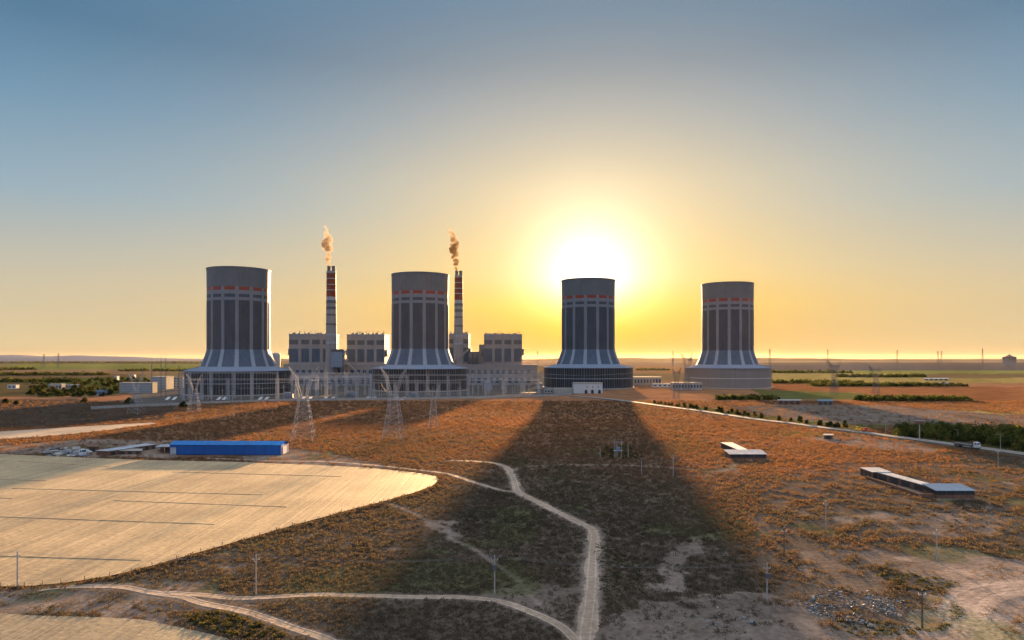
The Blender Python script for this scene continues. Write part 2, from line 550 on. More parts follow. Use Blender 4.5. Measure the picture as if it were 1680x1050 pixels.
LAND = [   # far fields: polygon, albedo
    (G([(-200, 655), (110, 655), (300, 662), (260, 690), (0, 702), (-200, 706)]), (0.062, 0.047, 0.036)),
    (G([(-200, 588.6), (500, 588.6), (500, 593), (-200, 593)]), (0.12, 0.10, 0.09)),
    (G([(-200, 593), (420, 593), (420, 597), (-200, 597)]), (0.075, 0.075, 0.06)),
    (G([(10, 597), (330, 597), (330, 600.5), (220, 602), (10, 604)]), (0.13, 0.14, 0.045)),
    (G([(60, 601), (320, 600), (320, 606), (180, 606), (20, 607)]), (0.11, 0.13, 0.04)),
    (G([(-200, 606), (300, 606), (260, 614), (-200, 614)]), (0.16, 0.11, 0.07)),
    (G([(-200, 614), (240, 614), (220, 619), (-200, 622)]), (0.10, 0.07, 0.045)),
    (G([(-200, 622), (60, 622), (60, 650), (-200, 655)]), (0.09, 0.07, 0.035)),
    (G([(60, 620), (240, 618), (220, 645), (60, 652)]), (0.05, 0.06, 0.02)),
    (G([(830, 588.8), (1160, 588.8), (1160, 601), (830, 601)]), (0.17, 0.12, 0.09)),
    (G([(1040, 601), (1160, 601), (1160, 612), (1040, 612)]), (0.22, 0.12, 0.06)),
    (G([(1230, 595), (1900, 595), (1900, 608), (1260, 608)]), (0.062, 0.060, 0.068)),
    (G([(1230, 588.8), (1900, 588.8), (1900, 594.5), (1230, 594.5)]), (0.14, 0.12, 0.10)),
    (G([(1265, 608), (1900, 608), (1900, 613), (1265, 613)]), (0.13, 0.14, 0.045)),
    (G([(1265, 613), (1500, 613), (1520, 620), (1900, 620), (1900, 628), (1400, 628), (1265, 624)]), (0.20, 0.16, 0.06)),
    (G([(1265, 624), (1400, 628), (1590, 634), (1900, 636), (1900, 668), (1600, 660), (1420, 656), (1265, 650)]), (0.19, 0.085, 0.04)),
    (G([(1230, 638), (1420, 645), (1420, 655), (1265, 655)]), (0.10, 0.10, 0.035)),
    (G([(1190, 668), (1280, 664), (1430, 664), (1560, 673), (1900, 690), (1900, 706), (1500, 697), (1360, 695), (1270, 684)]), (0.14, 0.115, 0.095)),
    (G([(1540, 669), (1900, 674), (1900, 688), (1640, 681)]), (0.26, 0.18, 0.07)),
    (G([(1060, 664), (1330, 696), (1420, 706), (1470, 697), (1370, 693), (1260, 682), (1160, 668)]), (0.08, 0.085, 0.03)),
    (G([(1460, 700), (1900, 712), (1900, 765), (1680, 742), (1480, 716)]), (0.035, 0.045, 0.02)),
    (G([(1270, 705), (1340, 706), (1360, 716), (1290, 716)]), (0.20, 0.16, 0.05)),
    (G([(1530, 742), (1720, 752), (1720, 775), (1600, 765)]), (0.06, 0.05, 0.035)),
]


def land_masks(x, y):
    """bare-earth share at a ground point, 0..1"""
    n = fbm(x / 9.0, y / 9.0, 3, 4)
    big = fbm(x / 45.0, y / 45.0, 8, 3)
    dirt = np.zeros(np.shape(x))
    wob = (fbm(x / 6.0, y / 6.0, 21, 3) - 0.5) * 9.0
    wob2 = (fbm(x / 6.0 + 50, y / 6.0, 22, 3) - 0.5) * 9.0
    for poly, k in DIRT:
        inside = in_poly(x + wob, y + wob2 * 1.6, poly)
        dirt = np.maximum(dirt, inside * k * (0.55 + 0.9 * n))
    for nm, w, p in PATHS:
        d = dist_line(x, y, p)
        dirt = np.maximum(dirt, 1.15 * (1 - smoothstep(w * 0.35, w * (0.75 + 0.4 * n), d)))
    d = dist_line(x, y, ROAD)
    dirt = np.maximum(dirt, 0.8 * (1 - smoothstep(4.0, 9.0 + 6 * (n - 0.5), d)))
    speck = smoothstep(0.60, 0.74, fbm(x / 5.0, y / 5.0, 31, 4)) * smoothstep(0.42, 0.6, big) * 0.6 * (1 - 0.75 * smoothstep(220, 420, y))
    return np.clip(np.maximum(dirt, speck), 0, 1)


def build_ground():
    ys = np.concatenate([[-1500, -400, 0, 50, 80, 100], F * H / np.arange(500, 3.0, -1.15), [20000, 26000, 35000, 50000, 70000]])
    us = np.linspace(-1, 1, 520)
    yy, uu = np.meshgrid(ys, us, indexing='ij')
    xx = uu * (0.98 * np.maximum(yy, 0) + 60 + 900.0 * (yy < 60))
    far = yy > 6000
    xx = np.where(far, uu * (1.5 * yy), xx)
    zz = np.zeros_like(xx)
    col = np.empty(xx.shape + (4,))
    col[..., 3] = 1
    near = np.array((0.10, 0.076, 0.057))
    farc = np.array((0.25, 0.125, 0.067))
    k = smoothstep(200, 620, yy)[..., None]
    col[..., :3] = near * (1 - k) + farc * k  # near ground darker, far redder; weaker foreground light also put into the colour
    # far mosaic of small fields
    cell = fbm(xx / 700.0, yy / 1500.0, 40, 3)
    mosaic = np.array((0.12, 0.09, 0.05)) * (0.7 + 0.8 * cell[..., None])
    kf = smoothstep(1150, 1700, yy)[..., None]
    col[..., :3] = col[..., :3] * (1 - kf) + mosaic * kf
    for poly, c in LAND:
        w1 = (fbm(xx / 60.0, yy / 60.0, 61, 3) - 0.5) * yy * 0.02
        ins = in_poly(xx + w1, yy + w1 * 3, poly)
        patch = fbm(xx / (yy * 0.08 + 6), yy / (yy * 0.25 + 6), 44, 3)
        col[ins, :3] = np.array(c) * (0.65 + 0.7 * patch[ins])[:, None]
    ins = in_poly(xx, yy, YARD)
    col[ins, :3] = (0.10, 0.092, 0.084)
    dirt = np.where(yy < 900, land_masks(xx, yy), 0.0)
    sand = np.array((0.205, 0.160, 0.130)) * (0.62 + 0.75 * fbm(xx / 3.5, yy / 5.0, 83, 5))[..., None]
    dk = dirt[..., None]
    col[..., :3] = col[..., :3] * (1 - dk) + sand * dk
    # greenish low growth here and there
    gr = smoothstep(0.58, 0.70, fbm(xx / 22.0, yy / 22.0, 71, 4))[..., None] * 0.55 * (yy < 500)[..., None]
    col[..., :3] = col[..., :3] * (1 - gr) + np.array((0.075, 0.085, 0.03)) * gr
    # fine relief near the camera
    rel = (fbm(xx / 14.0, yy / 14.0, 5, 4) - 0.5) * 0.9 * (1 - smoothstep(500, 800, yy)) * (yy > 60)
    flat = np.zeros_like(rel, dtype=bool)
    for p in (FIELD, FIELD2, STRIP):
        flat |= in_poly(xx, yy, p)
    dl = dist_line(xx, yy, ROAD)
    zz = np.minimum(-0.22 + rel * 0.6, -0.03)
    nearp = np.zeros_like(zz)
    for nm, w, p in PATHS:
        dd = np.where(yy < 420, dist_line(xx, yy, p[::3] + [p[-1]]), 1e9)
        nearp = np.maximum(nearp, 1 - smoothstep(w * 0.6 + 0.4, w * 0.9 + 3.0, dd))
        if nm == 'loop':
            band = 1 - smoothstep(3.5, 8.0, dd + (fbm(xx / 5.0, yy / 5.0, 91, 3) - .5) * 4)
            tr = 0.95 + 0.75 * vnoise(dd * 1.7, xx * 0.02 + yy * 0.02, 92)
            col[..., :3] *= (1 + band * (tr * 1.12 - 1))[..., None]
    zz = zz * (1 - nearp) - 0.02 * nearp
    zz = np.where(yy < 900, zz, -0.10)
    zz = np.where(flat, -0.5, zz)
    V = np.stack([xx, yy, zz], -1).reshape(-1, 3)
    nr, nc = xx.shape
    i = np.arange(nr - 1)[:, None] * nc + np.arange(nc - 1)[None, :]
    Fc = np.stack([i, i + 1, i + 1 + nc, i + nc], -1).reshape(-1, 4)
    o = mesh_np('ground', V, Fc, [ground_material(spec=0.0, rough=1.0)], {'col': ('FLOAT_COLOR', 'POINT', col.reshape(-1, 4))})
    tag(o, kind='structure')
    return o


build_ground()


def sheet(name, poly, z, mat):
    mb = MB()
    mb.face([(x, y, z) for x, y in poly])
    o = mb.build(name, mat)
    tag(o, kind='structure')
    bm = bmesh.new()
    bm.from_mesh(o.data)
    bmesh.ops.triangulate(bm, faces=bm.faces)
    bm.normal_update()
    for f in bm.faces:
        if f.normal.z < 0: f.normal_flip()
    bm.to_mesh(o.data)
    bm.free()
    return o


fmat = ground_material('stubble_field', (0.385, 0.268, 0.135), 0.5, R(9), 0.0, 0.62, 0.5)
field = sheet('field', FIELD, 0.03, fmat)
sheet('field', FIELD2, 0.02, ground_material('stubble_field_low', (0.26, 0.20, 0.12), 0.7, R(32), 0.0, 0.7, 0.4))
sheet('dirt_track', STRIP, 0.025, ground_material('bare_strip', (0.33, 0.25, 0.175), 0.4, R(60), 0.0, 0.75, 0.4))
mb = MB()
for a, b in (((-60, 785), (75, 789)), ((20, 801.5), (430, 812)), ((187, 821.5), (470, 832)), ((-50, 846.5), (352, 860.5)), ((-60, 911), (232, 919.5)), ((282, 774.5), (560, 782)), ((-60, 815), (20, 818)), ((30, 757), (180, 766))):
    p, q = at(*a), at(*b)
    n = 24
    for i in range(n):
        u, v = i / n, (i + 1) / n
        j = lambda w: (random.random() - 0.5) * 0.25
        mb.bar((p[0] + (q[0] - p[0]) * u, p[1] + (q[1] - p[1]) * u, 0.05), (p[0] + (q[0] - p[0]) * v, p[1] + (q[1] - p[1]) * v, 0.05), (0.16 + j(0) * .4, 0.16 + j(1) * .4), 0, 5)
mb.build('ridge', principled('soil_ridge', (0.17, 0.125, 0.08), 0.95, 0.1, 0, 0.3, 0.5), field)


def ribbon(name, pts, w, z, mat, rough=0.25, seed=1):
    P = np.array(pts)
    T = np.gradient(P, axis=0)
    T /= np.linalg.norm(T, axis=1)[:, None] + 1e-9
    Nn = np.stack([-T[:, 1], T[:, 0]], -1)
    s = np.concatenate([[0], np.cumsum(np.linalg.norm(np.diff(P, axis=0), axis=1))]) * 0.12
    hf = lambda k: 0.55 * rough * (vnoise(s * 11 + k, s * 0, seed + 2) - 0.5)
    wl = w * 0.5 * (1 + hf(3) + rough * (fbm(s, s * 0 + seed, seed, 5) - 0.5) * 2.6)
    wr = w * 0.5 * (1 + hf(40) + rough * (fbm(s, s * 0 + seed + 9, seed + 5, 5) - 0.5) * 2.6)
    offs = np.stack([-wr, -wr * 0.34, wl * 0.34, wl], 1)
    V = []
    for k in range(4):
        q = P + Nn * offs[:, k:k + 1]
        V.append(np.concatenate([q, np.full((len(P), 1), z)], 1))
    V = np.stack(V, 1).reshape(-1, 3)
    n = len(P)
    i = (np.arange(n - 1) * 4)[:, None] + np.arange(3)[None, :]
    Fc = np.stack([i, i + 1, i + 5, i + 4], -1).reshape(-1, 4)
    Fc = Fc
    o = mesh_np(name, V, Fc, [mat])
    tag(o, kind='structure')
    return o


rmat = ground_material('rut_earth', (0.42, 0.32, 0.24), 0.4, None, 0.0, 0.9, 0.1)
pmat = ground_material('path_earth', (0.34, 0.25, 0.18), 0.5, None, 0.0, 0.9, 0.1)
for i, (nm, w, p) in enumerate(PATHS):
    if nm in ('loop', 'gully', 'right'): continue
    ribbon('dirt_path', p, w * (0.85 if nm == 'main' else 0.6), 0.012 + 0.004 * i, pmat, 0.5, i * 3 + 1)
    if nm in ('main', 'left', 'cross', 'lower'):
        # wheel ruts, worn paler
        P = np.array(p)
        T = np.gradient(P, axis=0)
        T /= np.linalg.norm(T, axis=1)[:, None] + 1e-9
        Nn = np.stack([-T[:, 1], T[:, 0]], -1)
        for sgn in (-1, 1):
            ribbon('wheel_rut', (P + Nn * sgn * 0.85).tolist(), 0.38, 0.045 + 0.004 * i, rmat, 0.7, i * 5 + 3 + int(sgn))


def build_road():
    P = np.array(ROAD)
    r = ribbon('road', ROAD, 7.0, 0.55, M['road_pale'], 0.0)
    T = np.gradient(P, axis=0)
    T /= np.linalg.norm(T, axis=1)[:, None]
    Nn = np.stack([-T[:, 1], T[:, 0]], -1)
    V, Fs = [], []
    # embankment on both sides and kerbs
    prof = [(-9.0, -0.4), (-4.2, 0.50), (-3.75, 0.50), (-3.75, 0.68), (-3.45, 0.68), (-3.45, 0.546), (3.45, 0.546), (3.45, 0.68), (3.75, 0.68), (3.75, 0.50), (4.2, 0.50), (9.0, -0.4)]
    for o, z in prof:
        q = P - Nn * o
        V.append(np.concatenate([q, np.full((len(P), 1), z)], 1))
    k = len(prof)
    V = np.stack(V, 1).reshape(-1, 3)
    i = (np.arange(len(P) - 1) * k)[:, None] + np.arange(k - 1)[None, :]
    Fc = np.stack([i, i + k, i + k + 1, i + 1], -1).reshape(-1, 4)
    mi = np.tile(np.array([1, 1, 0, 0, 0, 1, 0, 0, 0, 1, 1]), (len(P) - 1, 1)).reshape(-1)
    o = mesh_np('road_embankment', V, Fc, [M['pale_wall'], ground_material('bank_soil', (0.085, 0.072, 0.058), 0.6, spec=0.0)], matidx=mi)
    tag(o, kind='structure')


build_road()


# ------------------------------------------------------------------ distant hills
def build_hills():
    for x0, x1, Y, hmax, seed, c in ((-16000, -4500, 14500, 175, 2, (0.20, 0.20, 0.22)), (-9000, 1200, 17000, 45, 5, (0.10, 0.09, 0.08)),  # left ridge paler: haze put into its colour
                                     (-500, 9000, 15000, 62, 7, (0.12, 0.09, 0.07)), (5200, 18000, 16000, 34, 9, (0.11, 0.09, 0.08))):
        xs = np.linspace(x0, x1, 120)
        ds = np.linspace(-1500, 1500, 12)
        xx, dd = np.meshgrid(xs, ds)
        u = (xx - x0) / (x1 - x0)
        env = smoothstep(0, 0.2, u) * (1 - smoothstep(0.7, 1.0, u)) * (1 - (dd / 1500) ** 2)
        if seed == 2:
            env = (1 - smoothstep(0.25, 1.0, u)) * (1 - (dd / 1500) ** 2) * 0.9 + 0.1 * (1 - (dd / 1500) ** 2)
        z = env * hmax * (0.55 + 0.75 * fbm(xx / 900.0, dd / 700.0, seed, 5)) - 2
        V = np.stack([xx, Y + dd, z], -1).reshape(-1, 3)
        nr, nc = xx.shape
        i = np.arange(nr - 1)[:, None] * nc + np.arange(nc - 1)[None, :]
        Fc = np.stack([i, i + 1, i + 1 + nc, i + nc], -1).reshape(-1, 4)
        o = mesh_np('hills', V, Fc, [ground_material('hill_soil_haze', c, 0.2, spec=0.0, rough=1.0)])
        tag(o, kind='structure')


build_hills()


# ------------------------------------------------------------------ vegetation
def leaf_cloud(name, pts, rad, hgt, nleaf, leaf, mat, base=None, tint=None, flat=False):
    """many small leaf faces spread through the volume of each bush"""
    n = len(pts)
    if n == 0: return None
    pid = np.repeat(np.arange(n), nleaf)
    m = len(pid)
    th = rng.uniform(0, 2 * np.pi, m)
    rr = np.sqrt(rng.uniform(0, 1, m))
    hz = rng.uniform(0.0, 1, m)
    dome = np.sqrt(np.clip(1 - (hz * 0.95) ** 2, 0.05, 1))
    cx = pts[pid, 0] + np.cos(th) * rr * rad[pid] * dome
    cy = pts[pid, 1] + np.sin(th) * rr * rad[pid] * dome
    cz = (base[pid] if base is not None else 0) + hz * hgt[pid] * (0.75 + 0.5 * rng.uniform(0, 1, m))
    c = np.stack([cx, cy, cz], -1)
    a = rng.normal(size=(m, 3))
    a /= np.linalg.norm(a, axis=1)[:, None]
    b = rng.normal(size=(m, 3))
    b -= a * (a * b).sum(1)[:, None]
    b /= np.linalg.norm(b, axis=1)[:, None]
    s = (leaf[pid] * rng.uniform(0.6, 1.4, m))[:, None]
    V = np.stack([c - a * s - b * s * 0.45, c + a * s - b * s * 0.5, c + b * s * 0.95], 1).reshape(-1, 3)
    Fc = np.arange(m * 3).reshape(-1, 3)
    tt = np.clip((tint[pid] if tint is not None else rng.uniform(0, 1, n)[pid]) + rng.normal(0, 0.12, m), 0, 1)
    return mesh_np(name, V, Fc, [mat], {'tint': ('FLOAT', 'FACE', tt)})


def build_shrubs():
    X, Y, A = [], [], []
    for y0, y1, dens, r in ((105, 170, 1.9, 0.62), (170, 260, 1.25, 0.75), (260, 400, 0.55, 0.95), (400, 560, 0.24, 1.25), (560, 800, 0.10, 1.6)):
        xm = 0.80 * y1 + 12
        n = int((y1 - y0) * 2 * xm * dens)
        x = rng.uniform(-xm, xm, n)
        y = rng.uniform(y0, y1, n)
        keep = np.abs(x) < 0.80 * y + 12
        X.append(x[keep]); Y.append(y[keep]); A.append(np.full(keep.sum(), r))
    x, y, r = np.concatenate(X), np.concatenate(Y), np.concatenate(A)
    bad = np.zeros(len(x), dtype=bool)
    for p in (FIELD, FIELD2, STRIP, YARD):
        bad |= in_poly(x, y, p)
    for nm, w, p in PATHS:
        bad |= dist_line(x, y, p) < w * 0.5 + 0.4
    bad |= dist_line(x, y, ROAD) < 9.5
    for (x0, x1, y0, y1) in CLEAR:
        bad |= (x > x0) & (x < x1) & (y > y0) & (y < y1)
    for poly, c in LAND:
        if c[0] < 0.15: bad |= in_poly(x, y, poly) & (rng.uniform(0, 1, len(x)) < 0.8)
    d = land_masks(x, y)
    clump = fbm(x / 4.0, y / 4.0, 55, 3)
    bad |= rng.uniform(0, 1, len(x)) < np.clip(d * 1.12 + (0.50 - clump) * 1.6, 0, 1)
    # the rough ground at the lower right grows in separate tufts
    tuft = smoothstep(1150, 1400, 840 + F * x / y) * smoothstep(400, 200, y)
    bad |= (tuft > 0.3) & (clump < 0.50)
    ok = ~bad
    x, y, r = x[ok], y[ok], r[ok]
    sz = 0.6 + 0.9 * rng.uniform(0, 1, len(x)) ** 1.5
    tint = np.clip(-0.33 + 0.50 * smoothstep(200, 360, y) + 0.45 * fbm(x / 30.0, y / 30.0, 77, 4) + 0.75 * (fbm(x / 70.0, y / 130.0, 79, 4) - 0.2) + rng.normal(0, 0.13, len(x)), 0, 1)  # browner near, rustier far; weaker foreground light also put into the tint
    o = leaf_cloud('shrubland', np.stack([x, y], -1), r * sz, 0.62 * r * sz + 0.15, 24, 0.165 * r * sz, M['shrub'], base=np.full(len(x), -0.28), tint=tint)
    tag(o, 'low rust brown scrub covering the plain around the dirt paths', 'scrub', kind='stuff')
    print('shrubs', len(x))


CLEAR = []


def tree_proto(name, hgt, rad, n, mat, label, cat, group, leaf=0.5, trunk=0.3):
    root = empty(name, (0, 0, 0), label, cat, group)
    mb = MB()
    mb.bar((0, 0, -0.3), (0.05, 0, hgt * 0.5), (hgt * 0.05, hgt * 0.03), 0, 6)
    for k in range(5):
        a = k * 1.26 + random.random()
        mb.bar((0, 0, hgt * (0.25 + 0.05 * k)), (math.cos(a) * rad * 0.6, math.sin(a) * rad * 0.6, hgt * (0.5 + 0.08 * k)), (hgt * 0.025, hgt * 0.01), 0, 5)
    mb.build('trunk', M['wood'], root)
    # crown: clumps of leaves
    k = 16
    pts = np.stack([rng.normal(0, rad * 0.42, k), rng.normal(0, rad * 0.42, k)], -1)
    rr = rad * rng.uniform(0.28, 0.5, k)
    zb = hgt * trunk + rng.uniform(0, 1, k) * hgt * (0.9 - trunk) * (1 - np.clip(np.linalg.norm(pts, axis=1) / (rad * 1.4), 0, 0.8)) - rr * 0.3
    c = leaf_cloud('crown', pts, rr, rr * 1.3, n // k, np.full(k, leaf), mat, base=zb)
    c.parent = root
    return root


# ------------------------------------------------------------------ cooling towers
NRIB = 14
TR = 45.0


def shell_r(z):
    return TR * (1.0 + 0.012 * ((z - 120) / 60.0) ** 2) if z > 64 else TR


def build_tower(kind, label, phase):
    root = empty('cooling_tower', (0, 0, 0), label, 'cooling tower', 'cooling towers of the power station')
    n = NRIB * 12
    # shell: cladding panels between pale ribs; bands at fixed heights
    levels = [(64, 'p'), (98, 'p'), (133, 'g'), (137.3, 'd'), (141.8, 'g'), (147.2, 'r'), (152.2, 'g'), (166, 'g'), (180, 'g')]
    mb = MB()
    for i in range(len(levels) - 1):
        z0, z1, t = levels[i][0], levels[i + 1][0], levels[i][1]
        for k in range(n):
            a0, a1 = 2 * math.pi * k / n + phase, 2 * math.pi * (k + 1) / n + phase
            s = k % 12
            mi = 0
            if t == 'p' and 2 <= s < 11: mi = 1
            if t == 'd' and 2 <= s < 11: mi = 1
            if t == 'r' and 2 <= s < 11: mi = 2
            if z0 >= 152: mi = 3
            r0, r1 = shell_r(z0), shell_r(z1)
            mb.face([(r0 * math.cos(a0), r0 * math.sin(a0), z0), (r0 * math.cos(a1), r0 * math.sin(a1), z0),
                     (r1 * math.cos(a1), r1 * math.sin(a1), z1), (r1 * math.cos(a0), r1 * math.sin(a0), z1)], mi)
    mb.build('shell', [M['tower_rib'], M['tower_panel'], M['clad_red'], M['tower_top']], root)
    mb = MB()
    for k in range(NRIB):
        am = 2 * math.pi * (k + 0.5 / 12) / NRIB + phase
        hw = 2.0 / TR
        for z0, z1 in ((64, 98), (98, 133)):
            r0, r1 = shell_r(z0) + 0.5, shell_r(z1) + 0.5
            A, B = am - hw, am + hw
            P = lambda r, a, z: (r * math.cos(a), r * math.sin(a), z)
            mb.face([P(r0, A, z0), P(r0, B, z0), P(r1, B, z1), P(r1, A, z1)])
            mb.face([P(r0 - .6, A, z0), P(r0, A, z0), P(r1, A, z1), P(r1 - .6, A, z1)])
            mb.face([P(r0, B, z0), P(r0 - .6, B, z0), P(r1 - .6, B, z1), P(r1, B, z1)])
    mb.build('rib', M['tower_rib'], root)
    mb = MB()
    mb.lathe([(TR * 1.012 + 0.05, 178.9), (TR * 1.012 + 0.7, 178.9), (TR * 1.012 + 0.7, 180.2), (TR * 1.012 - 1.2, 180.2), (TR * 1.012 - 1.2, 150), (TR - 1.5, 64)], n)
    mb.build('rim', M['tower_top'], root)
    # flared skirt under the shell
    mb = MB()
    for k in range(n):
        a0, a1 = 2 * math.pi * k / n + phase, 2 * math.pi * (k + 1) / n + phase
        s = k % 12
        prof = [(54.5, 39.8), (51.0, 47.5), (47.7, 56.0), (45.25, 64.0)]
        for (r0, z0), (r1, z1) in zip(prof[:-1], prof[1:]):
            mb.face([(r0 * math.cos(a0), r0 * math.sin(a0), z0), (r0 * math.cos(a1), r0 * math.sin(a1), z0),
                     (r1 * math.cos(a1), r1 * math.sin(a1), z1), (r1 * math.cos(a0), r1 * math.sin(a0), z1)], 1 if 2 <= s < 11 else 0)
    mb.build('skirt', [M['skirt_rib'], M['clad_skirt']], root)
    # shallow canopy roof round the foot
    mb = MB()
    mb.lathe([(54.6, 39.75), (57, 38.6), (76.5, 34.3), (76.5, 33.2), (75.2, 33.2)], n)
    for k in range(NRIB * 3):
        a = 2 * math.pi * k / (NRIB * 3)
        mb.bar((56 * math.cos(a), 56 * math.sin(a), 39.0), (76.2 * math.cos(a), 76.2 * math.sin(a), 34.5), 0.5)
    mb.build('canopy_roof', M['canopy'], root)
    mb = MB()
    mb.lathe([(75.0, 0), (75.0, 33.25)], n)
    if kind == 'open':
        wall = mb.build('base_wall', M['louvre'], root)
        mb = MB()
        for k in range(112):
            a = 2 * math.pi * (k + 0.5) / 112
            c, s = math.cos(a), math.sin(a)
            mb.bar((75.6 * c, 75.6 * s, 0.0), (75.6 * c, 75.6 * s, 33.2), 0.42 if k % 4 else 0.75)
        mb.build('fin', M['clad_mid'], wall)
        mb = MB()
        mb.lathe([(75.9, 16.2), (76.3, 16.2), (76.3, 17.3), (75.9, 17.3)], n)
        mb.build('ring_girder', M['clad_light'], wall)
    else:
        wall = mb.build('base_wall', M['base_grey'], root)
        mb = MB()
        for k in range(84):
            a = 2 * math.pi * (k + 0.5) / 84
            c, s = math.cos(a), math.sin(a)
            mb.bar((75.05 * c, 75.05 * s, 0.0), (75.05 * c, 75.05 * s, 33.2), 0.25)
        mb.build('panel_joint', M['clad_mid'], wall)
        mb = MB()
        mb.lathe([(75.15, 16.6), (75.4, 16.6), (75.4, 17.5), (75.15, 17.5)], n)
        mb.build('ring_girder', M['white'], wall)
    mb = MB()
    mb.lathe([(75.02, 0.0), (77.5, 0.0), (77.5, 1.5), (75.02, 1.5)], n)
    mb.build('plinth', M['concrete'], root)
    return root


M['clad_skirt'] = principled('skirt_cladding', (0.060, 0.086, 0.125), 0.6, 0.3, 0, 0.18, 0.5, streak=True)
M['skirt_rib'] = principled('skirt_rib_cladding', (0.22, 0.255, 0.31), 0.6, 0.3, 0, 0.12, 0.5)
M['tower_rib'] = principled('tower_rib_cladding', (0.155, 0.172, 0.195), 0.6, 0.25, 0, 0.14, 0.5, streak=True)
M['tower_top'] = principled('tower_top_cladding', (0.110, 0.120, 0.130), 0.6, 0.25, 0, 0.16, 0.5, streak=True)
M['tower_panel'] = principled('tower_panel_cladding', (0.054, 0.061, 0.074), 0.6, 0.25, 0, 0.22, 0.5, streak=True)
M['canopy'] = principled('canopy_sheet', (0.19, 0.235, 0.31), 0.6, 0.35, 0, 0.1, 0.4)


def place_tower(px, D, zs, kind, label, ph, rs=1.0):
    t = build_tower(kind, label, ph)
    t.location = ((px - 840) / F * D, D, 0)
    t.scale = (rs, rs, zs)
    return t


PH = math.pi / 2 + 0.22
place_tower(392, 969, 0.974, 'open', 'leftmost grey cooling tower with red dashes and a dark louvred base behind the switchyard', PH + 0.08, 0.93)
place_tower(689.5, 1084, 1.012, 'open', 'grey cooling tower with red dashes standing between the two striped chimneys', PH + 0.03, 0.99)
place_tower(965, 1172, 1.018, 'open', 'grey cooling tower with the sun at its rim and a white pump house below', PH)
place_tower(1193.5, 1186, 0.994, 'closed', 'rightmost grey cooling tower with red dashes and a closed pale grey base', PH - 0.03, 0.955)


# ------------------------------------------------------------------ chimneys and their smoke
def build_chimney(px, D, top, r0, r1, label):
    x = (px - 840) / F * D
    root = empty('chimney', (x, D, 0), label, 'chimney', 'tall banded chimneys of the power station')
    mb = MB()
    bands = [(0.0, 0.36, 0), (0.36, 0.385, 2), (0.385, 0.44, 0), (0.44, 0.455, 2), (0.455, 0.53, 0), (0.53, 0.545, 1), (0.545, 0.61, 0), (0.61, 0.625, 1), (0.625, 0.665, 0),
             (0.665, 0.69, 1), (0.69, 0.72, 0), (0.72, 0.745, 1), (0.745, 0.775, 2), (0.775, 0.83, 3), (0.83, 0.838, 2), (0.838, 0.875, 3), (0.875, 0.885, 2),
             (0.885, 0.93, 3), (0.93, 0.937, 2), (0.937, 0.978, 3), (0.978, 1.0, 0)]
    n = 40
    for b0, b1, mi in bands:
        ra, rb = r0 + (r1 - r0) * b0, r0 + (r1 - r0) * b1
        mb.lathe([(ra, top * b0), (rb, top * b1)], n, mi)
    mb.lathe([(r1, top), (r1 * 0.2, top + 0.3)], n, 0)
    mb.build('shaft', [M['clad_mid'], M['dark_grey'], M['clad_light'], M['chimney_red']], root, True)
    for sx in (-1, 1):
        f = MB()
        f.lathe([(r1 * 0.38, top - 1), (r1 * 0.38, top + 7.5), (r1 * 0.44, top + 7.5), (r1 * 0.44, top + 9), (r1 * 0.30, top + 9), (r1 * 0.30, top + 3)], 24, 0, sx * r1 * 0.5, 0)
        f.build('flue', M['dark_grey'], root)
    for frac in (0.36, 0.53, 0.72, 0.875, 0.978):
        r = r0 + (r1 - r0) * frac
        g = MB()
        z = top * frac
        g.lathe([(r + 0.02, z), (r + 1.0, z), (r + 1.0, z + 0.35), (r + 0.02, z + 0.35)], n)
        for k in range(20):
            a = 2 * math.pi * k / 20
            g.bar(((r + 0.95) * math.cos(a), (r + 0.95) * math.sin(a), z + 0.35), ((r + 0.95) * math.cos(a), (r + 0.95) * math.sin(a), z + 1.6), 0.12)
        g.lathe([(r + 0.9, z + 1.5), (r + 1.0, z + 1.5), (r + 1.0, z + 1.65), (r + 0.9, z + 1.65)], n)
        g.build('gallery', M['dark_steel'], root)
    return x


def smoke_material(name, col, dens):
    m = bpy.data.materials.new(name)
    m.use_nodes = True
    t = NT(m.node_tree)
    out = t.n('ShaderNodeOutputMaterial')
    v = t.n('ShaderNodeVolumePrincipled')
    v.inputs['Color'].default_value = (*col, 1)
    v.inputs['Anisotropy'].default_value = 0.35
    tc = t.n('ShaderNodeTexCoord')
    nz = t.noise(tc.outputs['Object'], 0.16, 6.0, 0.65)
    sep = t.n('ShaderNodeSeparateXYZ')
    t.link(tc.outputs['Object'], sep.inputs[0])
    fade = t.ramp(t.math('DIVIDE', sep.outputs[2], 85.0), [(0.0, 1.0), (0.5, 1.0), (0.8, 0.6), (1.0, 0.2)])
    low = t.math('MULTIPLY_ADD', sep.outputs[2], -0.008, 0.16, clamp=True)
    d = t.ramp(t.math('ADD', nz, low), [(0.42, 0.0), (0.58, 1.0)])
    t.link(t.math('MULTIPLY', t.math('MULTIPLY', d, fade), dens), v.inputs['Density'])
    t.link(v.outputs[0], out.inputs['Volume'])
    m.cycles.homogeneous_volume = False
    return m


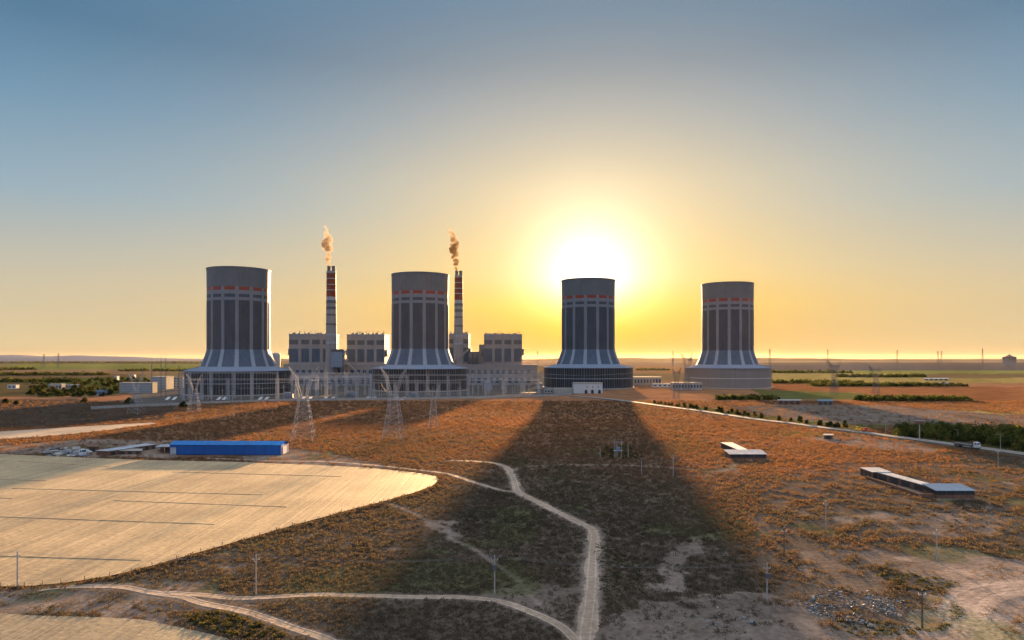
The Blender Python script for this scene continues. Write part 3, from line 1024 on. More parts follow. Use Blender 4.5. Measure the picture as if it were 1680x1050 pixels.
def build_plume(x, y, z, path, label, mat):
    """path: (height, sideways, radius) of billows above the flue"""
    bm = bmesh.new()
    rnd = random.Random(int(x) + 900)
    for (h, s, r) in path:
        if h > 10: r *= 1.22
        k = 3 if r > 3 else 1
        for j in range(k):
            r = r * 1.0
            o = Vector((s + rnd.uniform(-.55, .55) * r, rnd.uniform(-.5, .5) * r, h + rnd.uniform(-.5, .5) * r)) if k > 1 else Vector((s, 0, h))
            bmesh.ops.create_icosphere(bm, subdivisions=2, radius=r * (rnd.uniform(0.55, 0.95) if k > 1 else 1.0), matrix=Matrix.Translation(o))
    me = bpy.data.meshes.new('smoke_plume')
    bm.to_mesh(me)
    bm.free()
    me.materials.append(mat)
    o = bpy.data.objects.new('smoke_plume', me)
    COL.objects.link(o)
    o.location = (x, y, z)
    md = o.modifiers.new('remesh', 'REMESH')
    md.mode = 'VOXEL'
    md.voxel_size = 0.7
    tx = bpy.data.textures.new('billow', 'CLOUDS')
    tx.noise_scale = 4.0
    dm = o.modifiers.new('displace', 'DISPLACE')
    dm.texture = tx
    dm.texture_coords = 'LOCAL'
    dm.strength = 2.6
    dm.mid_level = 0.5
    tag(o, label, 'smoke', 'smoke plumes over the chimneys')


CH1 = build_chimney(543.5, 1240, 208.5, 10.6, 8.3, 'striped chimney with a red top rising between the two left boiler houses')
CH2 = build_chimney(752.5, 1300, 207.5, 9.6, 7.6, 'striped chimney with a red top rising just right of the second cooling tower')
p1 = [(0, 0, 2.6), (4, -0.3, 2.9), (8, -0.2, 3.2), (13, -0.8, 3.6), (18, -1.0, 4.0), (23, -1.8, 4.6), (28, -2.2, 5.4), (33, -1.6, 6.6), (38, -3.2, 7.2), (43, -3.8, 6.6), (48, -2.6, 6.2), (54, -3.0, 5.6), (60, -4.4, 4.6), (66, -5.6, 3.6), (72, -7.0, 2.4)]
p2 = [(0, 0, 2.6), (4, -0.4, 2.9), (8, -0.8, 3.2), (14, -1.0, 3.8), (20, -1.6, 4.4), (26, -2.2, 5.2), (32, -2.6, 5.8), (38, -4.8, 6.8), (44, -6.6, 7.2), (50, -4.6, 6.6), (56, -6.8, 6.4), (62, -6.0, 6.0), (68, -7.8, 4.8), (74, -10.5, 3.6), (80, -14, 2.6), (86, -17.5, 2.0)]
build_plume(CH1 - 4.2, 1240, 217, p1, 'golden brown smoke rising from the left striped chimney', smoke_material('tan_smoke', (0.40, 0.32, 0.24), 0.36))
build_plume(CH2 - 3.8, 1300, 216, p2, 'dark brown smoke drifting left above the chimney beside the second cooling tower', smoke_material('brown_smoke', (0.28, 0.205, 0.13), 0.5))


# ------------------------------------------------------------------ boiler houses, turbine halls
def boiler_house(x0, x1, y0, depth, ztop, zbot, label, side_wing=True):
    cx = (x0 + x1) / 2
    w = x1 - x0
    root = empty('boiler_house', (cx, y0, 0), label, 'boiler house', 'boiler houses of the power station')
    h = w / 2
    mb = MB()
    mb.box(-h, h, 0, depth, 0, ztop)
    mb.build('wall', M['clad_mid'], root)
    nb = 4
    bw = w / nb
    for k in range(nb):
        a, b = -h + k * bw + bw * 0.14, -h + (k + 1) * bw - bw * 0.14
        if k == 0: a = -h + 0.8
        if k == nb - 1: b = h - 0.8
        p = MB()
        p.box(a, b, -0.35, 0.0, zbot + 1.5, ztop - 26)
        for q in range(1, 3):
            p.box(a, b, -0.5, -0.351, zbot + (ztop - 26 - zbot) * q / 3.0, zbot + (ztop - 26 - zbot) * q / 3.0 + 0.8)
        p.build('dark_panel', M['clad_dark'], root)
        p = MB()
        p.box(a, b, -0.35, 0.0, ztop - 18, ztop - 9.5)
        p.build('louvre_panel', M['dark_grey'], root)
    mb = MB()
    mb.box(-h - 0.5, h + 0.5, -0.6, depth + 0.5, ztop + 0.003, ztop + 1.6)
    roof = mb.build('roof', M['clad_light'], root)
    rnd = random.Random(int(x0) + 5000)
    x = -h + 3
    while x < h - 3:
        v = MB()
        hh = rnd.uniform(2.2, 5.0)
        ww = rnd.uniform(0.7, 2.4)
        y = rnd.uniform(2, depth - 5)
        if ww < 1.3:
            v.lathe([(ww * .5, 0), (ww * .5, hh), (ww * .9, hh + .2), (ww * .9, hh + .8), (0.01, hh + 1.2)], 10, 0, x, y)
            for i in range(len(v.v)):
                v.v[i] = (v.v[i][0], v.v[i][1], v.v[i][2] + ztop + 1.6)
        else:
            v.box(x - ww, x + ww, y, y + 3, ztop + 1.603, ztop + 1.6 + hh * 0.7)
        v.build('vent', M['dark_steel'], roof)
        x += rnd.uniform(2.0, 4.0)
    if side_wing:
        for s in (-1, 1):
            sw = MB()
            sw.box(s * h, s * (h + 3.6), 6, depth - 4, zbot + 14, ztop - 27) if s > 0 else sw.box(-(h + 3.6), -h, 6, depth - 4, zbot + 14, ztop - 27)
            sw.build('stair_wing', M['clad_dark'], root)
            for z in range(int(zbot + 16), int(ztop - 20), 9):
                g = MB()
                g.box(min(s * (h + 3.6), s * (h + 6)), max(s * (h + 3.6), s * (h + 6)), 8, 11, z, z + 0.5)
                g.build('platform', M['dark_steel'], root)
    return root


def X(px, D): return (px - 840) / F * D


boiler_house(X(474, 1262), X(545, 1262), 1262, 50, 94, 42, 'boiler house left of the left chimney, with dark wall panels and rooftop vents')
boiler_house(X(569, 1262), X(631, 1262), 1262, 50, 93, 42, 'boiler house between the left chimney and the second cooling tower')
boiler_house(X(722, 1330), X(769, 1330), 1330, 45, 97, 42, 'boiler house standing behind the second cooling tower at the foot of the right chimney')
boiler_house(X(794, 1310), X(856.5, 1310), 1310, 50, 95, 42, 'rightmost boiler house, alone against the yellow sky')


def turbine_hall(x0, x1, y0, depth, h, label, nwin, setback=None):
    root = empty('turbine_hall', ((x0 + x1) / 2, y0, 0), label, 'turbine hall', 'long halls of the power station')
    w = (x1 - x0) / 2
    mb = MB()
    mb.box(-w, w, 0, depth, 0, h)
    mb.build('wall', M['clad_mid'], root)
    mb = MB()
    mb.box(-w - .4, w + .4, -0.5, depth, h + 0.003, h + 1.0)
    mb.build('roof', M['clad_light'], root)
    # low front annex with a strip of windows
    mb = MB()
    mb.box(-w * 0.94, w * 0.94, -12, -0.003, 0, h * 0.52)
    an = mb.build('annex', M['clad_light'], root)
    for k in range(nwin):
        a = -w * 0.92 + (k + 0.2) * (1.84 * w / nwin)
        b = a + 0.55 * 1.84 * w / nwin
        q = MB()
        q.box(a, b, -0.12, 0, h * 0.58, h * 0.74)
        q.build('window', M['glass'], root)
        q = MB()
        q.box(a, b, -12.12, -12, h * 0.12, h * 0.36)
        q.build('window', M['glass'], an)
    return root


turbine_hall(X(466, 1240), X(640, 1240), 1240.5, 21, 39, 'long pale turbine hall below the two left boiler houses', 16)
turbine_hall(X(662, 1285), X(881, 1285), 1285, 14, 37.5, 'long pale turbine hall below the right boiler houses, its end wall lit', 20)

b = empty('coal_bunker', (X(552.5, 1226), 1226, 0), 'dark blue grey box shaped bunker at the foot of the left chimney', 'bunker')
mb = MB(); mb.box(-10, 10, 0, 12, 34, 62); mb.box(-8, -6.5, 2, 10, 0, 34); mb.box(6.5, 8, 2, 10, 0, 34); mb.build('wall', M['blue_grey'], b)
mb = MB(); mb.box(-10.4, 10.4, -0.4, 12.4, 62.003, 66.5); mb.build('roof', M['dark_grey'], b)
mb = MB(); mb.bar((12.5, 5, 20), (12.5, 5, 61), 1.8, 0, 10); mb.box(8.0, 17, 3, 7, 61, 63.5); mb.build('duct', M['clad_light'], b)

b = empty('conveyor_house', (X(781, 1330), 1330, 0), 'low stepped grey plant house between the two right boiler houses', 'plant house')
mb = MB(); mb.box(-17, 6, 0, 30, 0, 62); mb.box(6.003, 16, -6, 24, 0, 76); mb.build('wall', M['clad_mid'], b)
mb = MB(); mb.box(-17.3, 6.0, -.3, 30, 62.003, 63); mb.box(6.0, 16.3, -6.3, 24, 76.003, 77); mb.build('roof', M['dark_grey'], b)
mb = MB()
for k in range(5): mb.bar((-15 + k * 4.4, -1.2, 38), (-15 + k * 4.4, -1.2, 58 - (k % 2) * 6), 2.2, 0, 10)
mb.build('duct', M['dark_steel'], b)

b = empty('storage_silo', (X(453, 1400), 1400, 0), 'pale storage silo seen between the leftmost cooling tower and the boiler house', 'silo')
mb = MB(); mb.lathe([(8.5, 0), (8.5, 58), (7.5, 60.5), (0.01, 62)], 32); mb.build('drum', M['clad_light'], b)
mb = MB(); mb.box(-13.5, -8.8, -2, 3, 0, 50); mb.build('stair_tower', M['clad_mid'], b)

# pump house in front of the third tower
b = empty('pump_house', (X(964, 975), 972, 0), 'white pump house with dark arched doors at the foot of the third cooling tower', 'pump house')
mb = MB(); mb.box(-20, 21, 0, 20, 0, 14.2); mb.build('wall', M['white'], b)
mb = MB(); mb.box(-20.5, 21.5, -.5, 20.5, 14.203, 15.2); mb.build('roof', M['pale_wall'], b)
mb = MB(); mb.box(-48, -20.003, 4, 18, 0, 7.5); mb.build('annex', M['pale_wall'], b)
for x in (-2.5, 6.5, 16.5):
    d = MB()
    pts = [(x - 1.9, -0.06, 0), (x + 1.9, -0.06, 0), (x + 1.9, -0.06, 3.6)]
    pts += [(x + 1.9 * math.cos(t), -0.06, 3.6 + 1.9 * math.sin(t)) for t in (0.5, 1.05, 1.57, 2.1, 2.64)] + [(x - 1.9, -0.06, 3.6)]
    d.face(pts)
    d.face([(p[0], -0.25, p[2]) for p in pts])
    d.build('door', M['louvre'], b)
for x in (-1, 7, 15):
    d = MB(); d.box(x - .8, x + .8, -.08, 0, 8.5, 10.0); d.build('window', M['glass'], b)


def long_block(px0, px1, D, h, label, mat, nwin, depth=16, cat='building', roofmat=None, name='service_building', floors=1, winmat='glass', wf=.6):
    x0, x1 = X(px0, D), X(px1, D)
    root = empty(name, ((x0 + x1) / 2, D, 0), label, cat)
    w = (x1 - x0) / 2
    mb = MB(); mb.box(-w, w, 0, depth, 0, h); mb.build('wall', M[mat], root)
    mb = MB(); mb.box(-w - .3, w + .3, -.35, depth + .3, h + .003, h + .8); mb.build('roof', M[roofmat or 'concrete'], root)
    fh = h / floors
    for f in range(floors):
        for k in range(nwin):
            a = -w + (k + .2) * 2 * w / nwin
            q = MB(); a = -w + (k + .5 - wf / 2) * 2 * w / nwin; q.box(a, a + wf * 2 * w / nwin, -.08, 0, f * fh + fh * .32, f * fh + fh * .75); q.build('window', M[winmat], root)
    return root


long_block(1040, 1085, 1262, 15, 'pale low building between the third and fourth cooling towers', 'pale_wall', 9)
long_block(1103, 1152, 1082, 11, 'long low grey building in front of the fourth cooling tower foot', 'concrete', 10, 14)
long_block(1071, 1103, 1180, 6, 'small low white block between the two long buildings beside the fourth tower', 'white', 4, 10)

# offices to the left of the first tower
long_block(196, 250, 985, 14.5, 'white office block with blue ribbon windows among the trees at far left', 'pale_wall', 2, 14, 'office block', 'concrete', 'office_block', 4, 'blue_grey', .96)
long_block(247, 272, 1100, 20, 'taller white office block beside the leftmost cooling tower', 'pale_wall', 2, 26, 'office block', 'concrete', 'office_block', 5, 'blue_grey', .92)
long_block(273, 300, 1165, 17, 'pale building half hidden beside the leftmost cooling tower base', 'pale_wall', 5, 22, 'office block', 'dark_grey', 'office_block', 4)
long_block(80, 101, 1075, 9, 'small pale house lit gold by the low sun at far left', 'pale_wall', 4, 9, 'house', 'roof_white', 'house')
long_block(12, 26, 1120, 6, 'small white house at the far left edge of the trees', 'white', 2, 8, 'house', 'roof_white', 'house')
long_block(104, 128, 1130, 6, 'row of small pale sheds right of the gold lit house', 'pale_wall', 6, 6, 'shed', 'roof_white', 'row_shed')
long_block(156, 171, 925, 6, 'small blue grey hut in the trees left of the ribbon window offices', 'blue_grey', 3, 8, 'hut', 'roof_blue_grey', 'hut')
long_block(187, 192, 1560, 9, 'tiny white farmhouse in the far fields left of the towers', 'white', 1, 9, 'farmhouse', 'roof_white', 'farmhouse')
long_block(216, 220, 1700, 9, 'tiny white shed farthest out in the fields left of the towers', 'white', 1, 9, 'shed', 'roof_white', 'farm_shed')

def pipe_rack(px0, px1, D, h, label):
    x0, x1 = X(px0, D), X(px1, D)
    w = (x1 - x0) / 2
    r = empty('pipe_rack', ((x0 + x1) / 2, D, 0), label, 'pipe rack', 'pipe racks of the power station')
    mb = MB()
    n = max(3, int(w / 5))
    for k in range(n + 1):
        x = -w + 2 * w * k / n
        for y in (-2, 2): mb.bar((x, y, 0), (x, y, h), .45)
        mb.bar((x, -2, h), (x, 2, h), .4); mb.bar((x, -2, h * .6), (x, 2, h * .6), .4)
        if k < n: mb.bar((x, -2, 0), (x + 2 * w / n, -2, h), .22, 0, 3)
    mb.build('frame', M['dark_steel'], r)
    for y, z, d in ((-1.2, h + .6, 1.1), (.4, h + .5, .8), (1.5, h + .7, 1.3), (-.8, h * .6 + .5, .9), (1, h * .6 + .5, .9)):
        mb = MB(); mb.bar((-w, y, z), (w, y, z), d, 0, 8); mb.build('pipe', M['clad_light'], r)


pipe_rack(482, 606, 1195, 12, 'pipe rack running before the left turbine hall')
pipe_rack(772, 884, 1180, 11, 'pipe rack running before the right turbine hall')
pipe_rack(560, 612, 1130, 19, 'taller short pipe rack at the left foot of the second cooling tower')


def tank(px, D, rad, h, label, mat='clad_light'):
    r = empty('storage_tank', (X(px, D), D, 0), label, 'tank', 'storage tanks of the power station')
    mb = MB(); mb.lathe([(rad, 0), (rad, h), (rad * .5, h + rad * .14), (.01, h + rad * .2)], 28); mb.build('drum', M[mat], r)
    mb = MB(); mb.lathe([(rad + .02, h - .6), (rad + .6, h - .6), (rad + .6, h - .3), (rad + .02, h - .3)], 28); mb.build('gallery', M['dark_steel'], r)
    mb = MB()
    for k in range(10): mb.bar((rad * math.cos(-2.6 + k * .16), rad * math.sin(-2.6 + k * .16), h * k / 10), (rad * math.cos(-2.6 + k * .16 + .16) * 1.05, rad * math.sin(-2.6 + k * .16 + .16) * 1.05, h * (k + 1) / 10), .5, 0, 4)
    mb.build('stair', M['dark_steel'], r)


tank(517, 1100, 9, 14, 'larger pale storage tank before the left turbine hall')
tank(541, 1105, 6, 11, 'smaller pale storage tank before the left turbine hall')
tank(800, 1090, 8, 12, 'wide pale storage tank before the right turbine hall')
tank(823, 1095, 5, 16, 'slim tall storage tank before the right turbine hall', 'clad_mid')
tank(884, 1120, 5, 9, 'small storage tank at the right end of the right turbine hall')
for (pa_, pb_, D, za, zb, lab) in ((556, 590, 1238, 58, 22, 'sloping conveyor gallery running down right from the dark bunker at the left chimney'), (768, 742, 1300, 66, 40, 'sloping conveyor gallery beside the right chimney')):
    xa, xb = X(pa_, D), X(pb_, D)
    r = empty('conveyor_gallery', ((xa + xb) / 2, D - 8, 0), lab, 'conveyor', 'conveyor galleries of the power station')
    w = (xb - xa) / 2
    mb = MB(); mb.bar((-w, 0, za), (w, 0, zb), 4.6, 0, 4); mb.build('tube', M['clad_mid'], r)
    mb = MB()
    for k in (.25, .6, .9):
        x = -w + 2 * w * k; z = za + (zb - za) * k
        mb.bar((x - 2, 0, 0), (x, 0, z), .6); mb.bar((x + 2, 0, 0), (x, 0, z), .6)
    mb.build('trestle', M['dark_steel'], r)
long_block(893, 917, 985, 5, 'low pale sheds left of the white pump house', 'pale_wall', 5, 8, 'shed', 'roof_white', 'row_shed')
long_block(612, 640, 1180, 12, 'low grey building at the left foot of the second cooling tower', 'clad_mid', 6, 14)

# perimeter wall of the station
W = G([(150, 671), (230, 667), (330, 663), (450, 658.5), (560, 656.5), (680, 655), (800, 653), (900, 650), (938, 648)])
mb = MB()
for p, q in zip(W[:-1], W[1:]):
    d = Vector((q[0] - p[0], q[1] - p[1], 0)); L = d.length; d.normalize(); nn = Vector((-d.y, d.x, 0)) * 0.15
    a, c = Vector((p[0], p[1], -.3)), Vector((q[0], q[1], -.3))
    for z0, z1, t in ((-0.3, 2.4, 1.0), (2.403, 2.65, 1.8)):
        A = [a + nn * t, c + nn * t, c - nn * t, a - nn * t]
        lo = [Vector((v.x, v.y, z0)) for v in A]; hi = [Vector((v.x, v.y, z1)) for v in A]
        mb.face(lo[::-1]); mb.face(hi)
        for i in range(4): mb.face([lo[i], lo[(i + 1) % 4], hi[(i + 1) % 4], hi[i]])
    for k in range(int(L / 12)):
        u = p[0] + d.x * 12 * k, p[1] + d.y * 12 * k
        mb.box(u[0] - .3, u[0] + .3, u[1] - .3, u[1] + .3, 0, 2.9)
tag(mb.build('perimeter_wall', M['concrete']), 'low grey perimeter wall running along the front of the power station', 'wall')


# ------------------------------------------------------------------ lattice steel
def lattice(mb, p, q, w0, w1, seg, tc, tb):
    """four chords and zig-zag bracing from p to q (widths w0, w1)"""
    p, q = Vector(p), Vector(q)
    d = (q - p).normalized()
    a = d.cross(Vector((0, 1, 0)))
    if a.length < 0.1: a = d.cross(Vector((1, 0, 0)))
    a.normalize()
    b = d.cross(a).normalized()

    def corner(i, u):
        s = ((1, 1), (-1, 1), (-1, -1), (1, -1))[i]
        w = (w0 + (w1 - w0) * u) * .5
        return p.lerp(q, u) + a * s[0] * w + b * s[1] * w
    for i in range(4):
        mb.bar(corner(i, 0), corner(i, 1), tc, 0, 4)
    for k in range(seg):
        u, v = k / seg, (k + 1) / seg
        for i in range(4):
            j = (i + 1) % 4
            if (k + i) % 2: mb.bar(corner(i, u), corner(j, v), tb, 0, 3)
            else: mb.bar(corner(j, u), corner(i, v), tb, 0, 3)
            mb.bar(corner(i, v), corner(j, v), tb * .8, 0, 3)


def gantry(px0, px1, D, h, label, spire=5.0):
    x0, x1 = X(px0, D), X(px1, D)
    w = (x1 - x0) / 2
    root = empty('switchyard_gantry', ((x0 + x1) / 2, D, 0), label, 'gantry', 'steel gantries of the switchyard')
    for s in (-1, 1):
        mb = MB()
        lattice(mb, (s * (w - .3), 0, 0), (s * (w - .9), 0, h), 2.2, 1.0, int(h / 2.6), .30, .14)
        mb.bar((s * (w - .9), 0, h), (s * (w - .9), 0, h + spire), (.35, .12))
        mb.build('column', M['steel'], root)
    mb = MB()
    lattice(mb, (-w + 1.5, 0, h - 1.0), (w - 1.5, 0, h - 1.0), 1.5, 1.5, max(6, int(w)), .28, .13)
    mb.build('beam', M['steel'], root)
    for k in range(3):
        i = MB()
        x = -w * .55 + k * w * .55
        i.bar((x, 0, h - 1.8), (x, .4, h - 5.2), .28, 0, 6)
        i.build('insulator', M['dark_steel'], root)
    return root


rows = [
    ('in front of the leftmost cooling tower, front row', 812, 26, [300, 331, 374, 413, 455, 487]),
    ('in front of the leftmost cooling tower, taller back row', 858, 33, [296, 311, 346, 384, 413, 457]),
    ('before the left turbine hall', 850, 27, [487, 520, 552, 585, 610]),
    ('before the left turbine hall, farther row', 925, 31, [478, 505, 535, 568, 600]),
    ('in front of the second cooling tower', 845, 21, [612, 648, 684, 720, 756]),
    ('in front of the second cooling tower, farther row', 905, 29, [606, 636, 668, 702, 735, 768]),
    ('before the right turbine hall', 880, 24, [768, 797, 826, 856, 886]),
    ('before the right turbine hall, farther row', 980, 32, [775, 802, 830, 860, 884]),
]
ORD = ['leftmost', 'second from left', 'third from left', 'fourth from left', 'fifth from left']
for where, D, h, pxs in rows:
    for i in range(len(pxs) - 1):
        gantry(pxs[i] + .4, pxs[i + 1] - .4, D + (i % 2) * 3, h, '%s pale steel gantry %s' % (ORD[i], where))

# lightning masts left of the first tower
for px, D, top, lab in ((249, 930, 583, 'slim lightning mast left of the pair beside the white offices'), (264, 905, 576, 'left one of the two tall slim lightning masts beside the offices'),
                        (272, 890, 575, 'right one of the two tall slim lightning masts beside the offices'), (293.5, 860, 588, 'slim lightning mast nearest the leftmost cooling tower'),
                        (234, 1150, 590, 'faint slim lightning mast behind the ribbon window offices')):
    r = empty('lightning_mast', (X(px, D), D, 0), lab, 'mast', 'lightning masts beside the station')
    ht = H + (HY - top) * D / F
    mb = MB(); lattice(mb, (0, 0, 0), (0, 0, ht * .8), 1.5, .5, 26, .16, .09); mb.build('lattice_shaft', M['dark_steel'], r)
    mb = MB(); mb.bar((0, 0, ht * .79), (0, 0, ht), (.45, .15), 0, 6); mb.build('spike', M['dark_steel'], r)

# slender equipment posts of the switchyard
posts = [(px, D, random.uniform(11, 19)) for px, D in [(random.uniform(300, 490), random.choice((800, 826, 842, 872))) for _ in range(22)] + [(random.uniform(492, 610), random.choice((880, 902, 945))) for _ in range(16)]
         + [(random.uniform(612, 765), random.choice((826, 870, 888))) for _ in range(18)] + [(random.uniform(768, 886), random.choice((900, 930, 955))) for _ in range(18)]]
for px, D, h in posts:
    where = ('leftmost cooling tower' if px < 491 else 'left turbine hall' if px < 611 else 'second cooling tower' if px < 767 else 'right turbine hall')
    r = empty('equipment_post', (X(px, D), D, 0), 'slim steel equipment post in the switchyard before the ' + where, 'post', 'slim switchyard posts before the ' + where)
    mb = MB(); mb.bar((0, 0, 0), (0, 0, h), (.55, .32), 0, 6); mb.build('post', M['steel'], r)
    mb = MB(); mb.bar((-1.8, 0, h * .82), (1.8, 0, h * .82), .28); mb.build('cross_arm', M['steel'], r)

# transformers and pale service strips behind the wall
for px, D, lab in ((473, 865, 'blue grey transformer between the leftmost cooling tower and the pylon'), (577, 900, 'blue grey transformer before the left turbine hall'),
                   (681, 862, 'blue grey transformer at the foot of the second cooling tower'), (325, 840, 'blue grey transformer at the left foot of the leftmost cooling tower')):
    r = empty('transformer', (X(px, D), D, 0), lab, 'transformer', 'transformers in the switchyard')
    mb = MB(); mb.box(-6, 6, -2.5, 2.5, .6, 5.2); mb.box(-6.6, 6.6, -3, 3, 0, .597); mb.build('tank', M['blue_grey'], r)
    mb = MB()
    for k in range(12): mb.box(-5.8 + k * 1.0, -5.5 + k * 1.0, -3.6, -2.503, 1, 4.6)
    mb.build('cooling_fin', M['clad_light'], r)
    mb = MB(); mb.bar((-5, 0, 6.6), (3, 0, 6.6), 1.4, 0, 10); mb.build('oil_drum', M['clad_light'], r)
    for k in range(3):
        mb = MB(); mb.bar((-3 + k * 3, 1.2, 5.2), (-3.4 + k * 3.4, 1.2, 9.0), (.7, .35), 0, 8); mb.build('bushing', M['brick'], r)
for px in (276, 287, 360, 369, 428, 438, 498, 509, 534, 546, 603, 614, 650, 662):
    a = at(px - 3, 656); b2 = at(px + 2, 651)
    mb = MB(); mb.face([(a[0] - 2, a[1], .02), (a[0] + 2, a[1], .02), (b2[0] + 2, b2[1], .02), (b2[0] - 2, b2[1], .02)])
    tag(mb.build('service_path', M['white']), kind='structure')
mb = MB()
yx = G([(205, 660), (330, 655), (470, 651), (930, 643)])
for (a, b2) in zip(yx[:-1], yx[1:]):
    mb.face([(a[0], a[1] - 4, .005), (b2[0], b2[1] - 4, .005), (b2[0], b2[1] + 4, .005), (a[0], a[1] + 4, .005)])
tag(mb.build('service_road', M['asphalt']), kind='structure')
for i, (px, py, L) in enumerate(((745, 651, 30), (850, 646, 22), (872, 640, 14), (880, 634, 12))):
    pass


def pylon(px, py, ht, bw, head, label, rz=0.0, mat='steel', hang=True):
    """cup-shaped lattice pylon: splayed legs, waist, V arms, bridge and horns"""
    x, y = at(px, py)
    root = empty('power_pylon', (x, y, 0), label, 'pylon', 'lattice pylons around the station', rz)
    zw, zb = ht * .60, ht * .86
    w = ht * .052
    t = ht / 46.0 * (1.75 if mat == 'dark_steel' else 1.0)
    mb = MB()
    hw = bw / 2
    C0 = [(-hw, -hw), (hw, -hw), (hw, hw), (-hw, hw)]
    C1 = [(-w, -w), (w, -w), (w, w), (-w, w)]
    P = lambda i, u: Vector((C0[i][0] + (C1[i][0] - C0[i][0]) * u, C0[i][1] + (C1[i][1] - C0[i][1]) * u, zw * u))
    lev = [0, .2, .37, .52, .65, .77, .89, 1.0]
    for i in range(4):
        mb.bar(P(i, 0), P(i, 1), (.30 * t, .22 * t))
    for u, v in zip(lev[:-1], lev[1:]):
        for i in range(4):
            j = (i + 1) % 4
            mb.bar(P(i, u), P(j, v), .125 * t, 0, 3)
            mb.bar(P(j, u), P(i, v), .125 * t, 0, 3)
            mb.bar(P(i, v), P(j, v), .125 * t, 0, 3)
    mb.build('body', M[mat], root)
    mb = MB()
    for s in (-1, 1):
        lattice(mb, (s * w * .7, 0, zw), (s * head * .58, 0, zb), 1.3 * t, 1.5 * t, 7, .15 * t, .085 * t)
        lattice(mb, (s * head * .58, 0, zb), (s * head * 1.05, 0, ht), 1.3 * t, .3 * t, 5, .14 * t, .08 * t)
    mb.build('v_arm', M[mat], root)
    mb = MB()
    lattice(mb, (-head, 0, zb), (head, 0, zb), 1.3 * t, 1.3 * t, 12, .15 * t, .09 * t)
    mb.build('cross_arm', M[mat], root)
    for s in (-.95, 0, .95):
        mb = MB(); mb.bar((s * head, 0, zb - .6 * t), (s * head, 0, zb - 4.2 * t), .2 * t, 0, 6); mb.build('insulator', M['dark_steel'], root)
    return root, [Vector((x, y, zb - 4.2 * t)) + Matrix.Rotation(rz, 3, 'Z') @ Vector((s * head, 0, 0)) for s in (-.95, 0, .95)]


A1 = pylon(498, 722, 45, 13, 8.5, 'tall lattice pylon right of the blue shed', 0.1)
A2 = pylon(646, 719, 45, 11.5, 8.5, 'tall lattice pylon in front of the second cooling tower', -0.1)
A3 = pylon(711, 701, 31, 6.5, 5, 'narrow lattice pylon behind the two tall ones, near the second cooling tower', 0.2)
A4 = pylon(223.5, 679, 36, 11, 7, 'lattice pylon with splayed legs before the ribbon window offices', -0.1)
A5 = pylon(319, 678, 36, 10.5, 7, 'lattice pylon with splayed legs before the left edge of the leftmost cooling tower', 0.1)
A6 = pylon(1110, 655, 38, 7.5, 5.0, 'smaller cup shaped pylon just left of the fourth cooling tower', 0.0, 'dark_steel')
A7 = pylon(1127, 641, 57, 9, 8.5, 'taller cup shaped pylon overlapping the left edge of the fourth cooling tower', 0.1, 'dark_steel')
A8 = pylon(1369, 650, 46.5, 8, 7.4, 'left one of two cup shaped pylons in the fields at right', 0.0, 'dark_steel')
A9 = pylon(1437, 650, 40.5, 8, 8.6, 'right one of two cup shaped pylons in the fields at right', -0.1, 'dark_steel')


def wires(a, b, sag, t, label, cat='power lines'):
    mb = MB()
    for p, q in zip(a, b): mb.cable(p, q, sag, t, 12)
    tag(mb.build('power_line', M['cable']), label, cat)


wires(A1[1], [Vector((X(330 + k * 12, 855), 855, 30)) for k in range(3)], 9, .12, 'power lines from the tall pylon by the blue shed to the switchyard')
wires(A2[1], [Vector((X(640 + k * 12, 845), 845, 20)) for k in range(3)], 7, .12, 'power lines from the pylon before the second cooling tower to the switchyard')
wires(A7[1], [Vector((X(845 + k * 8, 980), 980, 31)) for k in range(3)], 10, .14, 'power lines sagging left from the tall cup shaped pylon to the switchyard')
wires(A8[1], A9[1], 4, .1, 'power lines between the two cup shaped pylons in the right fields')
wires(A8[1], [v + Vector((0, 0, 0)) for v in A7[1]], 8, .1, 'power lines from the fourth cooling tower across the right fields')

# far masts and pylons along the horizon
far = [(72, 581, 3600, 'left one of the two faint pylons under the far left hills'), (96, 580, 3600, 'right one of the two faint pylons under the far left hills'),
       (882, 576, 3900, 'faint horizon pylon left of the third cooling tower'), (1104, 576, 3900, 'faint horizon pylon left of the fourth cooling tower'),
       (1263, 572, 3300, 'faint horizon pylon just right of the fourth cooling tower'), (1358, 573, 3600, 'faint horizon pylon above the two cup shaped pylons'),
       (1472, 574, 3600, 'faint lone horizon pylon midway along the right fields'), (1539, 576, 3800, 'left one of the close pair of horizon pylons'),
       (1544.5, 576, 3800, 'right one of the close pair of horizon pylons'), (1612, 572, 3600, 'faint horizon pylon left of the far pavilion')]
for px, top, D, lab in far:
    ht = H + (HY - top) * D / F
    r = empty('distant_pylon', (X(px, D), D, 0), lab, 'pylon', 'faint pylons on the horizon')
    mb = MB(); lattice(mb, (0, 0, 0), (0, 0, ht), 11, 2.2, 10, 1.0, .45); mb.build('body', M['dark_steel'], r)
    mb = MB()
    for z, w in ((.97, 9), (.90, 12), (.83, 10)): mb.bar((-w, 0, ht * z), (w, 0, ht * z), .9)
    mb.build('cross_arm', M['dark_steel'], r)

# pavilion on the far right skyline
D = 4800
r = empty('far_pavilion', (X(1656, D), D, 0), 'low domed pavilion on the skyline at far right', 'pavilion')
mb = MB(); mb.box(-36, 36, -20, 20, 0, 58); mb.build('wall', M['clad_mid'], r)
mb = MB(); mb.lathe([(42, 58.01), (40, 60), (22, 65), (18, 69), (10, 72), (6, 74), (5, 78), (0.01, 80)], 24); mb.build('roof', M['dark_grey'], r)


